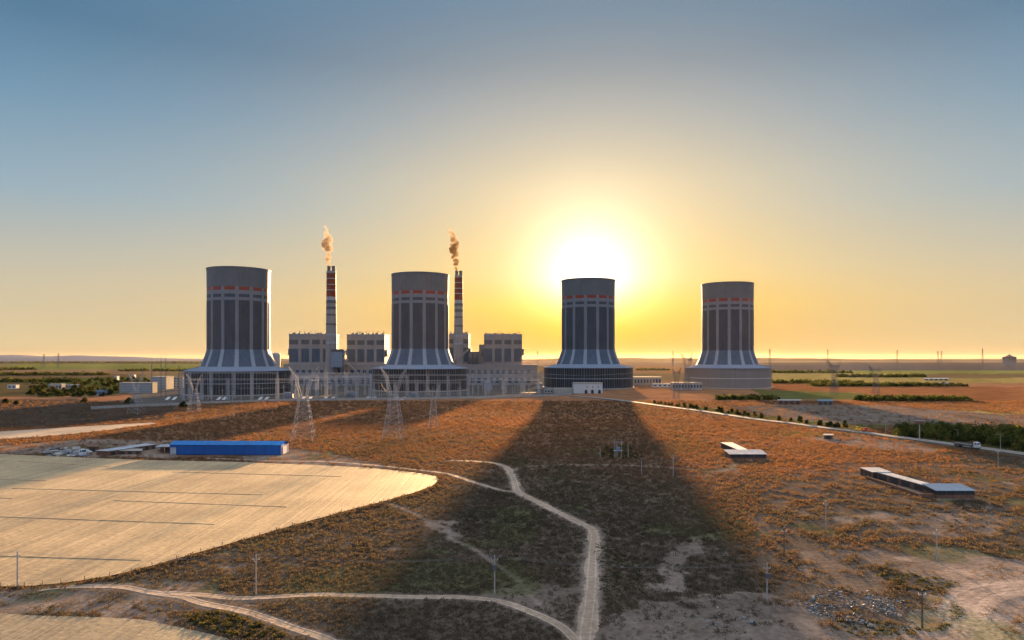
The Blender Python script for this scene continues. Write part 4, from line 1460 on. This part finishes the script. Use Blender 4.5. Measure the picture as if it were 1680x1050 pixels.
# ------------------------------------------------------------------ utility poles
def upole(px, py, top, label, kind='arm', mat='concrete', rz=0.0):
    x, y = at(px, py)
    ht = (py - top) * y / F
    r = empty('utility_pole', (x, y, -.4), label, 'utility pole', 'utility poles on the plain', rz)
    mb = MB(); mb.bar((0, 0, 0), (0, 0, ht + .4), (.34, .24), 0, 8); mb.build('post', M[mat], r)
    if kind != 'bare':
        mb = MB(); mb.box(-.75, .75, -.05, .05, ht - .55, ht - .43); mb.bar((-.6, 0, ht - .5), (0, 0, ht - 1.3), .06); mb.bar((.6, 0, ht - .5), (0, 0, ht - 1.3), .06)
        mb.build('cross_arm', M['steel'], r)
        for s in (-.68, 0, .68):
            q = MB(); z = ht - .40 if s else ht + .4
            q.lathe([(.04, z), (.08, z + .06), (.04, z + .12), (.08, z + .18), (.01, z + .26)], 8, 0, s, 0); q.build('insulator', M['white'], r)
    if kind == 'box':
        mb = MB(); mb.box(-.5, .5, -.75, -.2, ht - 2.4, ht - 1.4); mb.build('transformer_box', M['dark_grey'], r)
    return [Vector((x - .85, y, ht - .0)), Vector((x, y, ht + .3)), Vector((x + .85, y, ht - .0))]


U = []
U.append(upole(28.5, 965, 905, 'tall concrete utility pole at the lower left corner of the tan field'))
U.append(upole(420, 976, 911, 'utility pole at the dirt track below the tan field'))
U.append(upole(811.5, 974, 912, 'utility pole left of the bend in the main dirt road', 'box'))
U.append(upole(1258.5, 982, 925, 'utility pole with a dark box beside the rubble at lower right', 'box'))
U.append(upole(1355, 869, 822, 'utility pole above the scrub left of the long barn'))
U.append(upole(1286.5, 911, 866, 'faint utility pole in the scrub just left of the rubble heap', 'arm', 'wood'))
U.append(upole(1537, 919, 870, 'utility pole on the bare ground at right'))
U.append(upole(1513, 1029, 968, 'dark wooden utility pole by the curved vehicle tracks', 'arm', 'wood'))
U.append(upole(1637.5, 765, 738, 'utility pole below the road near the right edge'))
U.append(upole(1104.5, 781, 747, 'utility pole at the right edge of the long shadow'))
U.append(upole(1052.5, 777, 752, 'short utility pole in the long tower shadow', 'bare'))
U.append(upole(1215, 800, 778, 'faint utility pole just below the small barn', 'bare', 'wood'))
U.append(upole(858, 742, 716, 'faint utility pole in the shadow above the path fork', 'bare', 'wood'))
U.append(upole(1478, 768, 745, 'faint utility pole in the scrub above the long barn', 'bare', 'wood'))
wires(U[0], U[1], 1.4, .03, 'thin wires between the two left utility poles below the tan field')
wires(U[1], U[2], 1.4, .03, 'thin wires between the middle utility poles across the dirt tracks')
wires(U[2], U[3], 1.6, .03, 'thin wires crossing the main dirt road to the boxed pole')
wires([v + Vector((-60, 6, 0)) for v in U[0]], U[0], 1.2, .03, 'thin wires leaving the picture at the lower left')
wires(U[4], U[9], 2.0, .03, 'thin wires over the scrub towards the tower shadow')
wires(U[4], U[6], 1.5, .03, 'thin wires over the bare ground at right')

x, y = at(1014, 752)
r = empty('pole_platform', (x, y, -.3), 'cluster of pale poles with a small transformer platform inside the long shadow', 'pole platform')
for dx, dy, h in ((-1.6, 0, 10.5), (1.6, 0, 10.0), (0, 3.5, 8.2), (5.2, 1, 7.2), (-8.8, 1.5, 6.4)):
    mb = MB(); mb.bar((dx, dy, 0), (dx, dy, h), (.42, .30), 0, 8); mb.build('post', M['pale_wall'], r)
mb = MB(); mb.box(-2.2, 2.2, -.8, .8, 4.0, 4.3); mb.box(-2.4, 2.4, -.1, .1, 8.4, 8.6); mb.build('platform', M['steel'], r)
mb = MB(); mb.box(-.9, .9, -.6, .6, 4.303, 6.0); mb.build('transformer_tank', M['blue_grey'], r)


def street_lamp(px, py, top, label):
    x, y = at(px, py, .4)
    ht = (py - top) * y / F
    r = empty('street_lamp', (x, y, .0), label, 'street lamp', 'street lamps behind the asphalt road')
    mb = MB(); mb.bar((0, 0, 0), (0, 0, ht), (.30, .16), 0, 8); mb.build('post', M['pale_wall'], r)
    mb = MB(); mb.bar((0, 0, ht - .1), (-1.6, -.5, ht + .25), .12, 0, 6); mb.build('arm', M['pale_wall'], r)
    mb = MB(); mb.box(-2.3, -1.5, -.75, -.35, ht + .17, ht + .33); mb.build('lamp_head', M['clad_light'], r)


street_lamp(1404, 706, 689, 'street lamp behind the road nearest the red and yellow machines')
street_lamp(1453, 713, 692, 'street lamp between the machines and the raised sign')
street_lamp(1571.5, 722, 704, 'street lamp just left of the white lorry cab')
street_lamp(1641.5, 738, 712, 'street lamp right of the white lorry, nearest the right edge')
x, y = at(1508.5, 721)
r = empty('billboard', (x, y, 0), 'dark boxy billboard on a single post before the dark trees', 'billboard')
mb = MB(); mb.bar((0, 0, -.3), (0, 0, 9.6), .5, 0, 8); mb.build('post', M['steel'], r)
mb = MB(); mb.box(-2.6, 2.6, -.7, .7, 9.603, 11.4); mb.build('panel', M['brick'], r)
mb = MB(); mb.box(-2.8, 2.8, -.9, .9, 11.403, 11.6); mb.build('frame', M['concrete'], r)


# ------------------------------------------------------------------ sheds and barns
# blue shed
sx0, sx1, sy = X(281, 357), X(460.5, 353), 354.5
b = empty('blue_shed', ((sx0 + sx1) / 2, sy, 0), 'long bright blue metal shed at the top edge of the tan field', 'shed', None, R(-1.6))
w = (sx1 - sx0) / 2
CLEAR.append((sx0 - 3, sx1 + 5, sy - 9, sy + 14))
mb = MB(); mb.box(-w, w, 0, 11, 0, 5.2)
mb.face([(-w, 0, 5.2), (-w, 5.5, 6.4), (-w, 11, 5.2)]); mb.face([(w, 0, 5.2), (w, 11, 5.2), (w, 5.5, 6.4)])
wl = mb.build('wall', M['blue_paint'], b)
mb = MB()
for s in (0, 1):
    ya, yb = (-.4, 5.5) if s == 0 else (11.4, 5.5)
    mb.face([(-w - .4, ya, 5.15), (w + .4, ya, 5.15), (w + .4, yb, 6.5), (-w - .4, yb, 6.5)])
    mb.face([(-w - .4, ya, 5.0), (w + .4, ya, 5.0), (w + .4, ya, 5.15), (-w - .4, ya, 5.15)])
for k in range(30):
    x = -w + (k + .5) * 2 * w / 30
    mb.bar((x, -.4, 5.2), (x, 5.5, 6.55), .12, 0, 3)
mb.build('roof', M['blue_roof'], b)
mb = MB()
for k in range(38):
    x = -w + (k + .5) * 2 * w / 38
    mb.box(x - .06, x + .06, -.06, -.003, .1, 5.0)
mb.build('wall_seam', M['blue_paint'], wl)
d = MB(); d.box(-w + .4, -w + 3.4, -.14, 0, 0, 3.7); d.build('door', M['roof_white'], b)
d = MB(); d.box(w, w + .14, 2.2, 7.5, 0, 4.0); d.build('door', M['white'], b)
b = empty('lean_to', (sx0 - 5.5, sy + 6, 0), 'small open lean-to with a pale roof against the left end of the blue shed', 'lean-to')
mb = MB(); mb.face([(-5, 0, 3.2), (5, 0, 3.4), (5, 6, 4.0), (-5, 6, 3.8)]); mb.face([(-5, 6, 3.65), (5, 6, 3.85), (5, 0, 3.25), (-5, 0, 3.05)]); mb.build('roof', M['roof_white'], b)
for px_ in (-4.6, 0, 4.6):
    mb = MB(); mb.box(px_ - .15, px_ + .15, .2, .5, 0, 3.1); mb.build('post', M['concrete'], b)
mb = MB(); mb.box(-4.9, 4.9, 5.4, 5.8, 0, 3.4); mb.build('wall', M['brick'], b)


def low_house(name, corners, h, label, cat, wallm, roofm, slope=.5, nopen=4, over=.4, openside=0, zf=(0, .78), uf=(.22, .78)):
    """corners: near-left, near-right, far-right, far-left on the ground"""
    c = [Vector((p[0], p[1], 0)) for p in corners]
    ctr = sum(c, Vector()) / 4
    r = empty(name, ctr, label, cat)
    c = [v - ctr for v in c]
    hs = [h, h, h + slope, h + slope]
    mb = MB()
    for i in range(4):
        j = (i + 1) % 4
        mb.face([c[i] - Vector((0, 0, .4)), c[j] - Vector((0, 0, .4)), c[j] + Vector((0, 0, hs[j])), c[i] + Vector((0, 0, hs[i]))])
    mb.build('wall', M[wallm], r)
    o = [v + v.normalized() * over * 1.4 for v in c]
    top = [o[i] + Vector((0, 0, hs[i] + .22)) for i in range(4)]
    bot = [o[i] + Vector((0, 0, hs[i] + .05)) for i in range(4)]
    mb = MB(); mb.face(top); mb.face(bot[::-1])
    for i in range(4): mb.face([bot[i], bot[(i + 1) % 4], top[(i + 1) % 4], top[i]])
    mb.build('roof', M[roofm], r)
    for side in ([openside] if isinstance(openside, int) else openside):
        a, e = c[side], c[(side + 1) % 4]
        dd = (e - a)
        nn = Vector((dd.y, -dd.x, 0)).normalized() * .06
        for k in range(nopen):
            u0, u1 = (k + uf[0]) / nopen, (k + uf[1]) / nopen
            lo, hi = Vector((0, 0, h * zf[0])), Vector((0, 0, h * zf[1]))
            q = MB()
            A, B = a + dd * u0 + nn, a + dd * u1 + nn
            q.face([A + lo, B + lo, B + hi, A + hi])
            q.face([A + nn + hi, B + nn + hi, B + nn + hi + Vector((0, 0, .12)), A + nn + hi + Vector((0, 0, .12))])
            q.build('opening', M['louvre'], r)
    xs = [p[0] for p in corners]; ys = [p[1] for p in corners]
    CLEAR.append((min(xs) - 2, max(xs) + 2, min(ys) - 4, max(ys) + 2))
    return r


low_house('white_roof_barn', [(-215.5, 354), (-207.5, 352.0), (-197.5, 379.0), (-205.5, 381.5)], 2.1, 'long low barn with a white roof left of the blue shed', 'barn', 'brick', 'roof_white', .1, 7, .4, 1)
low_house('flat_store', [(X(196, 358), 357), (X(234, 358), 357), (X(232, 364), 364), (X(198, 364), 364)], 1.6, 'low store with a flat pale roof in front of the white roofed barn', 'store', 'brick', 'pale_wall', .05, 3)
low_house('brick_hut', [(X(143, 366), 366), (X(160, 366), 366), (X(162, 373), 373), (X(146, 373), 373)], 2.6, 'small brown brick hut left of the white roofed barn', 'hut', 'brick', 'brick', .2, 1)
# small barn at right: wing and front shed
low_house('small_barn', [(117.8, 352), (122.8, 352), (124.0, 384), (117.5, 384)], 2.2, 'small barn wing with a narrow grey roof running back at right', 'barn', 'brick', 'roof_white', .3, 3, .4, 3, (.1, .9), (.05, .95))
low_house('open_front_shed', [(109, 341), (127, 341), (127.5, 351.2), (109.5, 351.2)], 2.0, 'open fronted shed with a pale roof joined to the small barn', 'shed', 'brick', 'roof_white', .9, 3, .5, 0, (.25, .95), (.03, .97))
# long barn at right
low_house('barn_house', [(149.5, 283.5), (157.2, 283.5), (158, 294), (150, 294)], 2.7, 'flat roofed brick house at the far end of the long barn', 'house', 'brick', 'roof_white', .1, 3, .3, [0, 3])
low_house('long_barn', [(154.4, 254.8), (158.6, 254.8), (156.8, 283.2), (151.8, 283.2)], 2.3, 'long narrow barn with a pale grey roof running towards the house', 'barn', 'brick', 'roof_white', .2, 4, .3, 3, (.05, .9), (.08, .80))
low_house('blue_roof_shed', [(152.8, 245.5), (166.4, 245.5), (167.0, 254.5), (153.4, 254.5)], 2.3, 'open shed with a blue grey roof at the near end of the long barn', 'shed', 'brick', 'roof_blue_grey', .8, 4, .5, [0, 3], (.42, .96), (.03, .97))
# low wall of the barn yard
mb = MB(); mb.box(147.2, 147.5, 247, 284, -.3, 1.1); mb.box(147.503, 152, 246.4, 246.7, -.3, 1.1)
tag(mb.build('yard_wall', M['brick']), 'low brown brick yard wall left of the long barn', 'wall')
low_house('field_house', [(X(1276, 745), 745), (X(1313, 745), 745), (X(1314, 755), 755), (X(1276, 755), 755)], 4, 'low barn with a white roof in the grey field right of the fourth cooling tower', 'barn', 'brick', 'roof_white', .5, 4)
low_house('green_tarp_shed', [(X(1342, 735), 735), (X(1366, 735), 735), (X(1366, 745), 745), (X(1342, 745), 745)], 4, 'dark low shed with a green blue roof beside the grey field', 'shed', 'dark_grey', 'roof_blue_grey', 1.0, 3)
low_house('far_barn', [(X(1516, 1560), 1560), (X(1556, 1560), 1560), (X(1556, 1580), 1580), (X(1516, 1580), 1580)], 3.5, 'pale long barn far out in the right fields', 'barn', 'pale_wall', 'roof_white', 1, 5)
low_house('far_shed', [(X(1537, 1240), 1240), (X(1556, 1240), 1240), (X(1556, 1252), 1252), (X(1537, 1252), 1252)], 5, 'small grey shed below the far dark hedge at right', 'shed', 'concrete', 'roof_blue_grey', 1, 3)
low_house('mound_hut', [(X(1352, 424), 424), (X(1366, 424), 424), (X(1366, 429), 429), (X(1352, 429), 429)], 2.2, 'small dark hut on the bare mound below the road', 'hut', 'brick', 'concrete', .2, 1)


# ------------------------------------------------------------------ vehicles
def wheel(root, x, y, r=.5, w=.35):
    mb = MB()
    n = 16
    for (ra, ya, rb, yb) in ((.01, -w / 2, r, -w / 2), (r, -w / 2, r, w / 2), (r, w / 2, .01, w / 2)):
        for k in range(n):
            a0, a1 = 2 * math.pi * k / n, 2 * math.pi * (k + 1) / n
            mb.face([(x + ra * math.cos(a0), y + ya, r + ra * math.sin(a0)), (x + ra * math.cos(a1), y + ya, r + ra * math.sin(a1)),
                     (x + rb * math.cos(a1), y + yb, r + rb * math.sin(a1)), (x + rb * math.cos(a0), y + yb, r + rb * math.sin(a0))])
    o = mb.build('wheel', M['tyre'], root)
    h = MB()
    for s in (-1, 1):
        h.face([(x + r * .55 * math.cos(2 * math.pi * k / 10), y + s * (w / 2 + .01), r + r * .55 * math.sin(2 * math.pi * k / 10)) for k in range(10)])
    h.build('rim', M['steel'], o)


def lorry(loc, rz, L, label, trailer='low', name='lorry'):
    r = empty(name, loc, label, 'lorry', None, rz)
    # local +x is forward
    mb = MB()
    prof = [(L / 2 - 2.4, .75), (L / 2 - .05, .75), (L / 2, 1.5), (L / 2 - .12, 2.2), (L / 2 - .55, 3.35), (L / 2 - 1.0, 3.6), (L / 2 - 2.4, 3.6)]
    mb.face([(x, -1.25, z) for x, z in prof]); mb.face([(x, 1.25, z) for x, z in prof[::-1]])
    for i in range(len(prof)):
        (xa, za), (xb, zb) = prof[i], prof[(i + 1) % len(prof)]
        mb.face([(xa, -1.25, za), (xa, 1.25, za), (xb, 1.25, zb), (xb, -1.25, zb)])
    cab = mb.build('cab', M['white'], r)
    g = MB()
    g.face([(L / 2 - .10, -1.1, 2.25), (L / 2 - .10, 1.1, 2.25), (L / 2 - .50, 1.1, 3.3), (L / 2 - .50, -1.1, 3.3)])
    g.build('windscreen', M['glass'], cab)
    for s in (-1, 1):
        g = MB(); g.face([(L / 2 - 1.5, s * 1.27, 2.2), (L / 2 - .35, s * 1.27, 2.2), (L / 2 - .7, s * 1.27, 3.1), (L / 2 - 1.5, s * 1.27, 3.1)]); g.build('side_window', M['glass'], cab)
        g = MB(); g.box(L / 2 - .06, L / 2 + .03, s * .95 - .2, s * .95 + .2, 1.0, 1.25); g.build('headlight', M['white'], cab)
    mb = MB(); mb.box(-L / 2, L / 2 - 2.0, -.5, .5, .7, 1.05); mb.box(L / 2 - 2.4, L / 2 - .1, -1.2, 1.2, .45, .747); mb.build('chassis', M['dark_grey'], r)
    if trailer == 'low':
        mb = MB(); mb.box(-L / 2, L / 2 - 3.0, -1.25, 1.25, 1.05, 1.35); mb.box(L / 2 - 3.2, L / 2 - 3.05, -1.25, 1.25, 1.353, 2.6)
        for s in (-1, 1):
            for k in range(8):
                x = -L / 2 + .3 + k * (L - 4) / 7
                mb.box(x - .05, x + .05, s * 1.2 - .05, s * 1.2 + .05, 1.353, 2.5)
            mb.box(-L / 2, L / 2 - 3.3, s * 1.2 - .04, s * 1.2 + .04, 2.503, 2.62)
        mb.build('trailer_bed', M['dark_steel'], r)
        mb = MB()
        for k in range(5): mb.bar((-L / 2 + .4, -.9 + k * .45, 1.7), (L / 2 - 3.6, -.9 + k * .45, 1.7), .42, 0, 8)
        mb.build('pipe_load', M['clad_mid'], r)
    else:
        mb = MB(); mb.box(-L / 2, L / 2 - 2.7, -1.25, 1.25, 1.05, 2.5); mb.build('cargo_box', M['roof_white'], r)
    for x in ([L / 2 - 1.2, L / 2 - 3.9, -L / 2 + 3.4, -L / 2 + 2.2, -L / 2 + 1.0] if L > 9 else [L / 2 - 1.2, -L / 2 + 1.2]):
        for s in (-1, 1): wheel(r, x, s * 1.05)
    return r


rp = np.array(ROAD)
pa, pb = Vector(at(1567, 731, .55)), Vector(at(1606, 736.5, .55))
lorry(((pa.x + pb.x) / 2, (pa.y + pb.y) / 2, .556), math.atan2(pb.y - pa.y, pb.x - pa.x), 15, 'white cab lorry with an open dark trailer driving on the asphalt road')
x, y = at(131, 747)
lorry((x, y, -.3), R(-20), 6.5, 'small white lorry parked among the rubble at the field edge', 'box')


def machine(px, py, mat, label):
    x, y = at(px, py)
    r = empty('construction_machine', (x, y, 0), label, 'machine')
    mb = MB(); mb.box(-2.2, 1.0, -1.1, 1.1, .9, 2.2); mb.box(-1.0, .6, -.9, .9, 2.203, 3.3); mb.build('body', M[mat], r)
    mb = MB(); mb.box(-.9, .5, -.93, -.9, 2.4, 3.1); mb.build('window', M['glass'], r)
    mb = MB(); mb.bar((1.0, 0, 1.8), (2.8, 0, 3.0), .4); mb.bar((2.8, 0, 3.0), (3.8, 0, 1.2), .3); mb.box(3.3, 4.3, -.8, .8, .3, 1.2); mb.build('digger_arm', M[mat], r)
    for s in (-1, 1):
        for k in (-1.5, .6): wheel(r, k, s * 1.0, .55, .4)


machine(1408, 708, 'yellow', 'yellow machine parked behind the road')
machine(1421, 709.5, 'red', 'red machine parked behind the road')


# ------------------------------------------------------------------ fence along the field, rubble
edge = G([(-40, 964), (40, 963), (100, 959), (180, 947), (250, 930), (330, 907), (400, 887), (480, 864), (560, 842), (630, 824)])
ep = spline(edge, 4.6)
r = empty('wire_fence', (ep[0][0], ep[0][1], 0), 'wooden post and wire fence along the lower edge of the tan field', 'fence')
o0 = Vector((ep[0][0], ep[0][1], 0))
pts = []
for i, p in enumerate(ep[:58]):
    q = Vector((p[0], p[1], -.5)) - o0
    h = random.uniform(1.1, 1.6)
    mb = MB(); mb.bar(q, q + Vector((random.uniform(-.15, .15), random.uniform(-.15, .15), h + .3)), .15, 0, 5); mb.build('post', M['wood'], r)
    pts.append(q + Vector((0, 0, 1.25)))
mb = MB()
for p, q in zip(pts[:-1], pts[1:]):
    mb.bar(p, q, .03, 0, 3); mb.bar(p - Vector((0, 0, .4)), q - Vector((0, 0, .4)), .03, 0, 3)
mb.build('wire', M['dark_steel'], r)


def rubble(name, poly, n, label, cols, s0, s1):
    xs, ys = [p[0] for p in poly], [p[1] for p in poly]
    mb = MB()
    k = 0
    while k < n:
        x, y = random.uniform(min(xs), max(xs)), random.uniform(min(ys), max(ys))
        if not in_poly(np.array([x]), np.array([y]), poly)[0] or fbm(np.array([x / 3]), np.array([y / 3]), 13, 2)[0] < random.uniform(.3, .6):
            if random.random() < .995: k += .002; continue
        k += 1
        s = random.uniform(s0, s1) * (2 if random.random() < .06 else 1)
        rot = Matrix.Rotation(random.uniform(0, 6.28), 3, 'Z') @ Matrix.Rotation(random.uniform(-.7, .7), 3, 'X')
        dims = (s, s * random.uniform(.4, 1), s * random.uniform(.15, .6))
        c = Vector((x, y, random.uniform(-.35, .1)))
        b0 = len(mb.v)
        mb.box(-dims[0] / 2, dims[0] / 2, -dims[1] / 2, dims[1] / 2, 0, dims[2], random.randrange(len(cols)))
        for i in range(b0, len(mb.v)):
            mb.v[i] = tuple(rot @ (Vector(mb.v[i]) * random.uniform(.85, 1.1)) + c)
    o = mb.build(name, [M[c] for c in cols])
    tag(o, label, 'rubble', kind='stuff')


M['stone_grey'] = principled('stone_grey', (0.13, 0.125, 0.12), 0.95, 0.1, 0, 0.3, 0.8)
M['stone_pale'] = principled('stone_pale', (0.24, 0.22, 0.20), 0.95, 0.1, 0, 0.3, 0.8)
rubble('rubble_heap', G([(1310, 985), (1360, 966), (1410, 972), (1480, 985), (1505, 1005), (1490, 1030), (1430, 1028), (1370, 1015), (1330, 1005)]), 1500,
       'grey and pale blue rubble and litter heap at lower right', ['stone_grey', 'stone_grey', 'stone_pale', 'dark_grey', 'brick', 'blue_grey', 'pale_wall'], .12, .42)
rubble('litter', G([(1120, 1005), (1180, 1000), (1250, 1010), (1230, 1030), (1150, 1035)]), 220,
       'scattered pale litter on the bare ground beside the main dirt road', ['stone_grey', 'stone_pale', 'dark_grey', 'blue_grey'], .1, .3)
rubble('litter', G([(1160, 985), (1340, 960), (1300, 1000), (1200, 1020)]), 200,
       'sparse litter between the boxed utility pole and the rubble heap', ['stone_grey', 'stone_pale', 'dark_grey'], .1, .3)
rubble('debris', G([(68, 741), (95, 735), (135, 738), (150, 748), (80, 749)]), 260,
       'grey debris and broken blocks at the upper left edge of the tan field', ['concrete', 'blue_grey', 'dark_grey', 'pale_wall'], .5, 2.0)
rubble('debris', G([(1440, 828), (1640, 832), (1690, 862), (1560, 872), (1460, 850)]), 500,
       'scattered stones on the grey bare patch below the long barn', ['stone_grey', 'dark_grey', 'stone_pale', 'brick'], .12, .45)

# ------------------------------------------------------------------ trees and hedges
tp = [tree_proto('roadside_tree', 4.4, 1.7, 900, M['leaf'], 'small dark green tree in the row behind the asphalt road', 'tree', 'young trees lining the asphalt road', .34, .22),
      tree_proto('roadside_tree', 3.6, 1.6, 800, M['leaf_dry'], 'small olive bush like tree in the row behind the asphalt road', 'tree', 'young trees lining the asphalt road', .32, .12)]
P = np.array(ROAD)
T = np.gradient(P, axis=0); T /= np.linalg.norm(T, axis=1)[:, None]
N = np.stack([-T[:, 1], T[:, 0]], -1)
if N[0, 1] < 0: N = -N
cnt = [0, 0]
s = np.concatenate([[0], np.cumsum(np.linalg.norm(np.diff(P, axis=0), axis=1))])
u = 40.0
while u < s[-1]:
    i = int(np.searchsorted(s, u))
    px = 840 + F * P[i, 0] / P[i, 1]
    if 1058 < px < 1372 and not (1232 < px < 1268 and random.random() < .75):
        k = 1 if random.random() < .75 else 0
        o = tp[k] if cnt[k] == 0 else copy_tree(tp[k])
        cnt[k] += 1
        c = P[i] + N[i] * (11 + random.uniform(-2.5, 5 if px < 1230 else 1.5))
        o.location = (c[0], c[1], -.2)
        o.rotation_euler = (0, 0, random.uniform(0, 6.28))
        q = random.uniform(.75, 1.35) * (1.0 if px < 1230 else 1.1)
        o.scale = (q, q, q * random.uniform(.9, 1.2))
    u += random.uniform(4.2, 7.5) if px < 1230 else random.uniform(5, 8)

wt = [tree_proto('woodland_tree', 8, 3.4, 900, M['leaf'], 'dark green tree among the offices and houses at far left', 'tree', 'trees around the far left offices', .8, .15),
      tree_proto('woodland_tree', 7, 3.2, 800, M['leaf_dry'], 'yellow green tree among the offices and houses at far left', 'tree', 'trees around the far left offices', .8, .15)]
used = [0, 0]
spots = [(139, 660), (212, 662), (27, 664), (10, 662), (300, 668)] + [(random.uniform(48, 245), random.uniform(622, 651)) for _ in range(170)]
for px, py in spots:
    if 190 < px < 252 and py > 640 and py < 655: continue
    k = 1 if random.random() < .4 else 0
    o = wt[k] if used[k] == 0 else copy_tree(wt[k])
    used[k] += 1
    x, y = at(px, py)
    o.location = (x, y, -.3)
    o.rotation_euler = (0, 0, random.uniform(0, 6.28))
    q = random.uniform(.6, 1.25)
    o.scale = (q * 1.2, q * 1.2, q)


def grove(name, poly, n, h, rad, label, mat='leaf', leaf=.7, nl=60):
    xs, ys = [p[0] for p in poly], [p[1] for p in poly]
    x = rng.uniform(min(xs), max(xs), n * 6); y = rng.uniform(min(ys), max(ys), n * 6)
    k = in_poly(x, y, poly)
    x, y = x[k][:n], y[k][:n]
    m = len(x)
    v = rng.uniform(.45, 1.15, m) * (0.75 + 0.6 * fbm(x / 9.0, y / 9.0, 5, 3))
    o = leaf_cloud(name, np.stack([x, y], -1), rad * v, h * v, nl, np.full(m, leaf), M[mat], base=np.full(m, -.2))
    tag(o, label, 'trees', kind='stuff')


def belt(px0, px1, py, depth, h, n, label, rad=3.5, mat='leaf', leaf=1.2, skew=0.0):
    D = F * H / (py - HY)
    x0, x1 = X(px0, D), X(px1, D)
    m = (x0 + x1) / 2
    poly = [(x0, D + skew), (m, D - depth * .1), (x1, D), (x1, D + depth * .7), (m, D + depth), (x0, D + depth + skew)]
    grove('tree_belt', poly, n, h, rad, label, mat, leaf, 50)


grove('tree_plantation', G([(1463, 716), (1472, 704), (1540, 703), (1690, 709), (1850, 715), (1850, 768), (1690, 741), (1600, 727), (1520, 719)]), 1150, 4.6, 2.6, 'dense dark green tree plantation behind the road at right', 'leaf', .5, 90)
belt(1181, 1278, 656, 26, 4.2, 170, 'dark oval hedge in the field in front of the fourth cooling tower', 3.5)
belt(1418, 1602, 658, 30, 4.6, 330, 'long dark oval hedge in the rust coloured field at right', 3.5)
belt(1340, 1592, 634, 40, 6, 300, 'long dark tree belt across the right fields behind the oval hedge', 5)
belt(1270, 1420, 629, 40, 6, 150, 'green tree belt beside the fourth cooling tower', 5)
belt(1385, 1520, 619, 60, 7, 160, 'thin dark tree belt farther out in the right fields', 7, 'leaf', 2)
belt(1265, 1400, 612, 60, 8, 120, 'green tree belt beyond the fourth cooling tower', 7, 'leaf', 2)
belt(-60, 165, 616, 70, 8, 200, 'dark tree belt across the left fields', 8, 'leaf', 2)
belt(190, 330, 609, 80, 8, 120, 'dark tree belt in the left fields behind the masts', 8, 'leaf', 2)
belt(-60, 42, 607, 120, 10, 90, 'tree clump at the far left edge of the fields', 10, 'leaf', 2.5)
belt(-120, 430, 595.5, 400, 12, 300, 'long far tree line under the left hills', 22, 'leaf', 5)
belt(-60, 120, 627, 40, 7, 150, 'dark tree line behind the gold lit house', 5, 'leaf', 1.5)
belt(1050, 1100, 607.5, 60, 7, 60, 'far tree line between the third and fourth cooling towers', 8, 'leaf', 2.2)
x, y = at(1000, 752)
grove('bush_patch', G([(992, 735), (1030, 732), (1045, 742), (1062, 745), (1050, 752), (1000, 754), (985, 748)]), 60, 1.4, 1.3, 'olive bushes round the cluster of poles in the long shadow', 'leaf_dry', .3, 40)
grove('weed_patch', G([(290, 1008), (360, 1002), (430, 1022), (470, 1046), (400, 1046), (330, 1030)]), 110, .7, .65, 'olive green weeds along the lower left track', 'leaf_dry', .16, 50)
grove('weed_patch', G([(1370, 1015), (1440, 1018), (1520, 1030), (1560, 1010), (1555, 985), (1590, 1000), (1540, 1040), (1400, 1042)]), 160, .3, .8, 'yellow green weeds round the rubble heap', 'leaf_dry', .12, 30)
grove('weed_patch', G([(1430, 935), (1500, 940), (1580, 955), (1540, 975), (1480, 965)]), 100, .35, .8, 'green weeds on the bare ground above the rubble heap', 'leaf_dry', .14, 30)
grove('weed_patch', G([(975, 890), (1010, 900), (1060, 925), (1050, 960), (1000, 985), (985, 960)]), 150, .4, .7, 'dull green weeds right of the main dirt road', 'leaf_dry', .12, 30)

ep2 = np.array(spline(G([(-40, 966), (40, 965), (100, 961), (180, 949), (250, 932), (330, 909), (400, 889), (480, 866), (560, 844), (630, 826), (680, 812), (714, 800), (724, 787)]), .22))
k = rng.uniform(0, 1, len(ep2)) < .75
ep2 = ep2[k] + rng.normal(0, .75, (k.sum(), 2)) + np.array((0.35, -0.55))
q = rng.uniform(.3, .95, len(ep2))
tag(leaf_cloud('weed_strip', ep2, q, q * .8, 22, q * .2, M['shrub'], base=np.full(len(ep2), -.1), tint=rng.uniform(.0, .5, len(ep2))), 'ragged strip of dark weeds along the lower edge of the tan field', 'weeds', kind='stuff')
build_shrubs()

# ------------------------------------------------------------------ the air
hb = MB()
hb.box(-70000, 70000, -3000, 71000, -3, 330)
m = bpy.data.materials.new('haze_air')
m.use_nodes = True
t = NT(m.node_tree)
out = t.n('ShaderNodeOutputMaterial')
v = t.n('ShaderNodeVolumePrincipled')
v.inputs['Color'].default_value = (0.95, 0.82, 0.62, 1)
v.inputs['Density'].default_value = HAZE_DENSITY
v.inputs['Anisotropy'].default_value = 0.6
t.link(v.outputs[0], out.inputs['Volume'])
tag(hb.build('haze', m), kind='stuff')
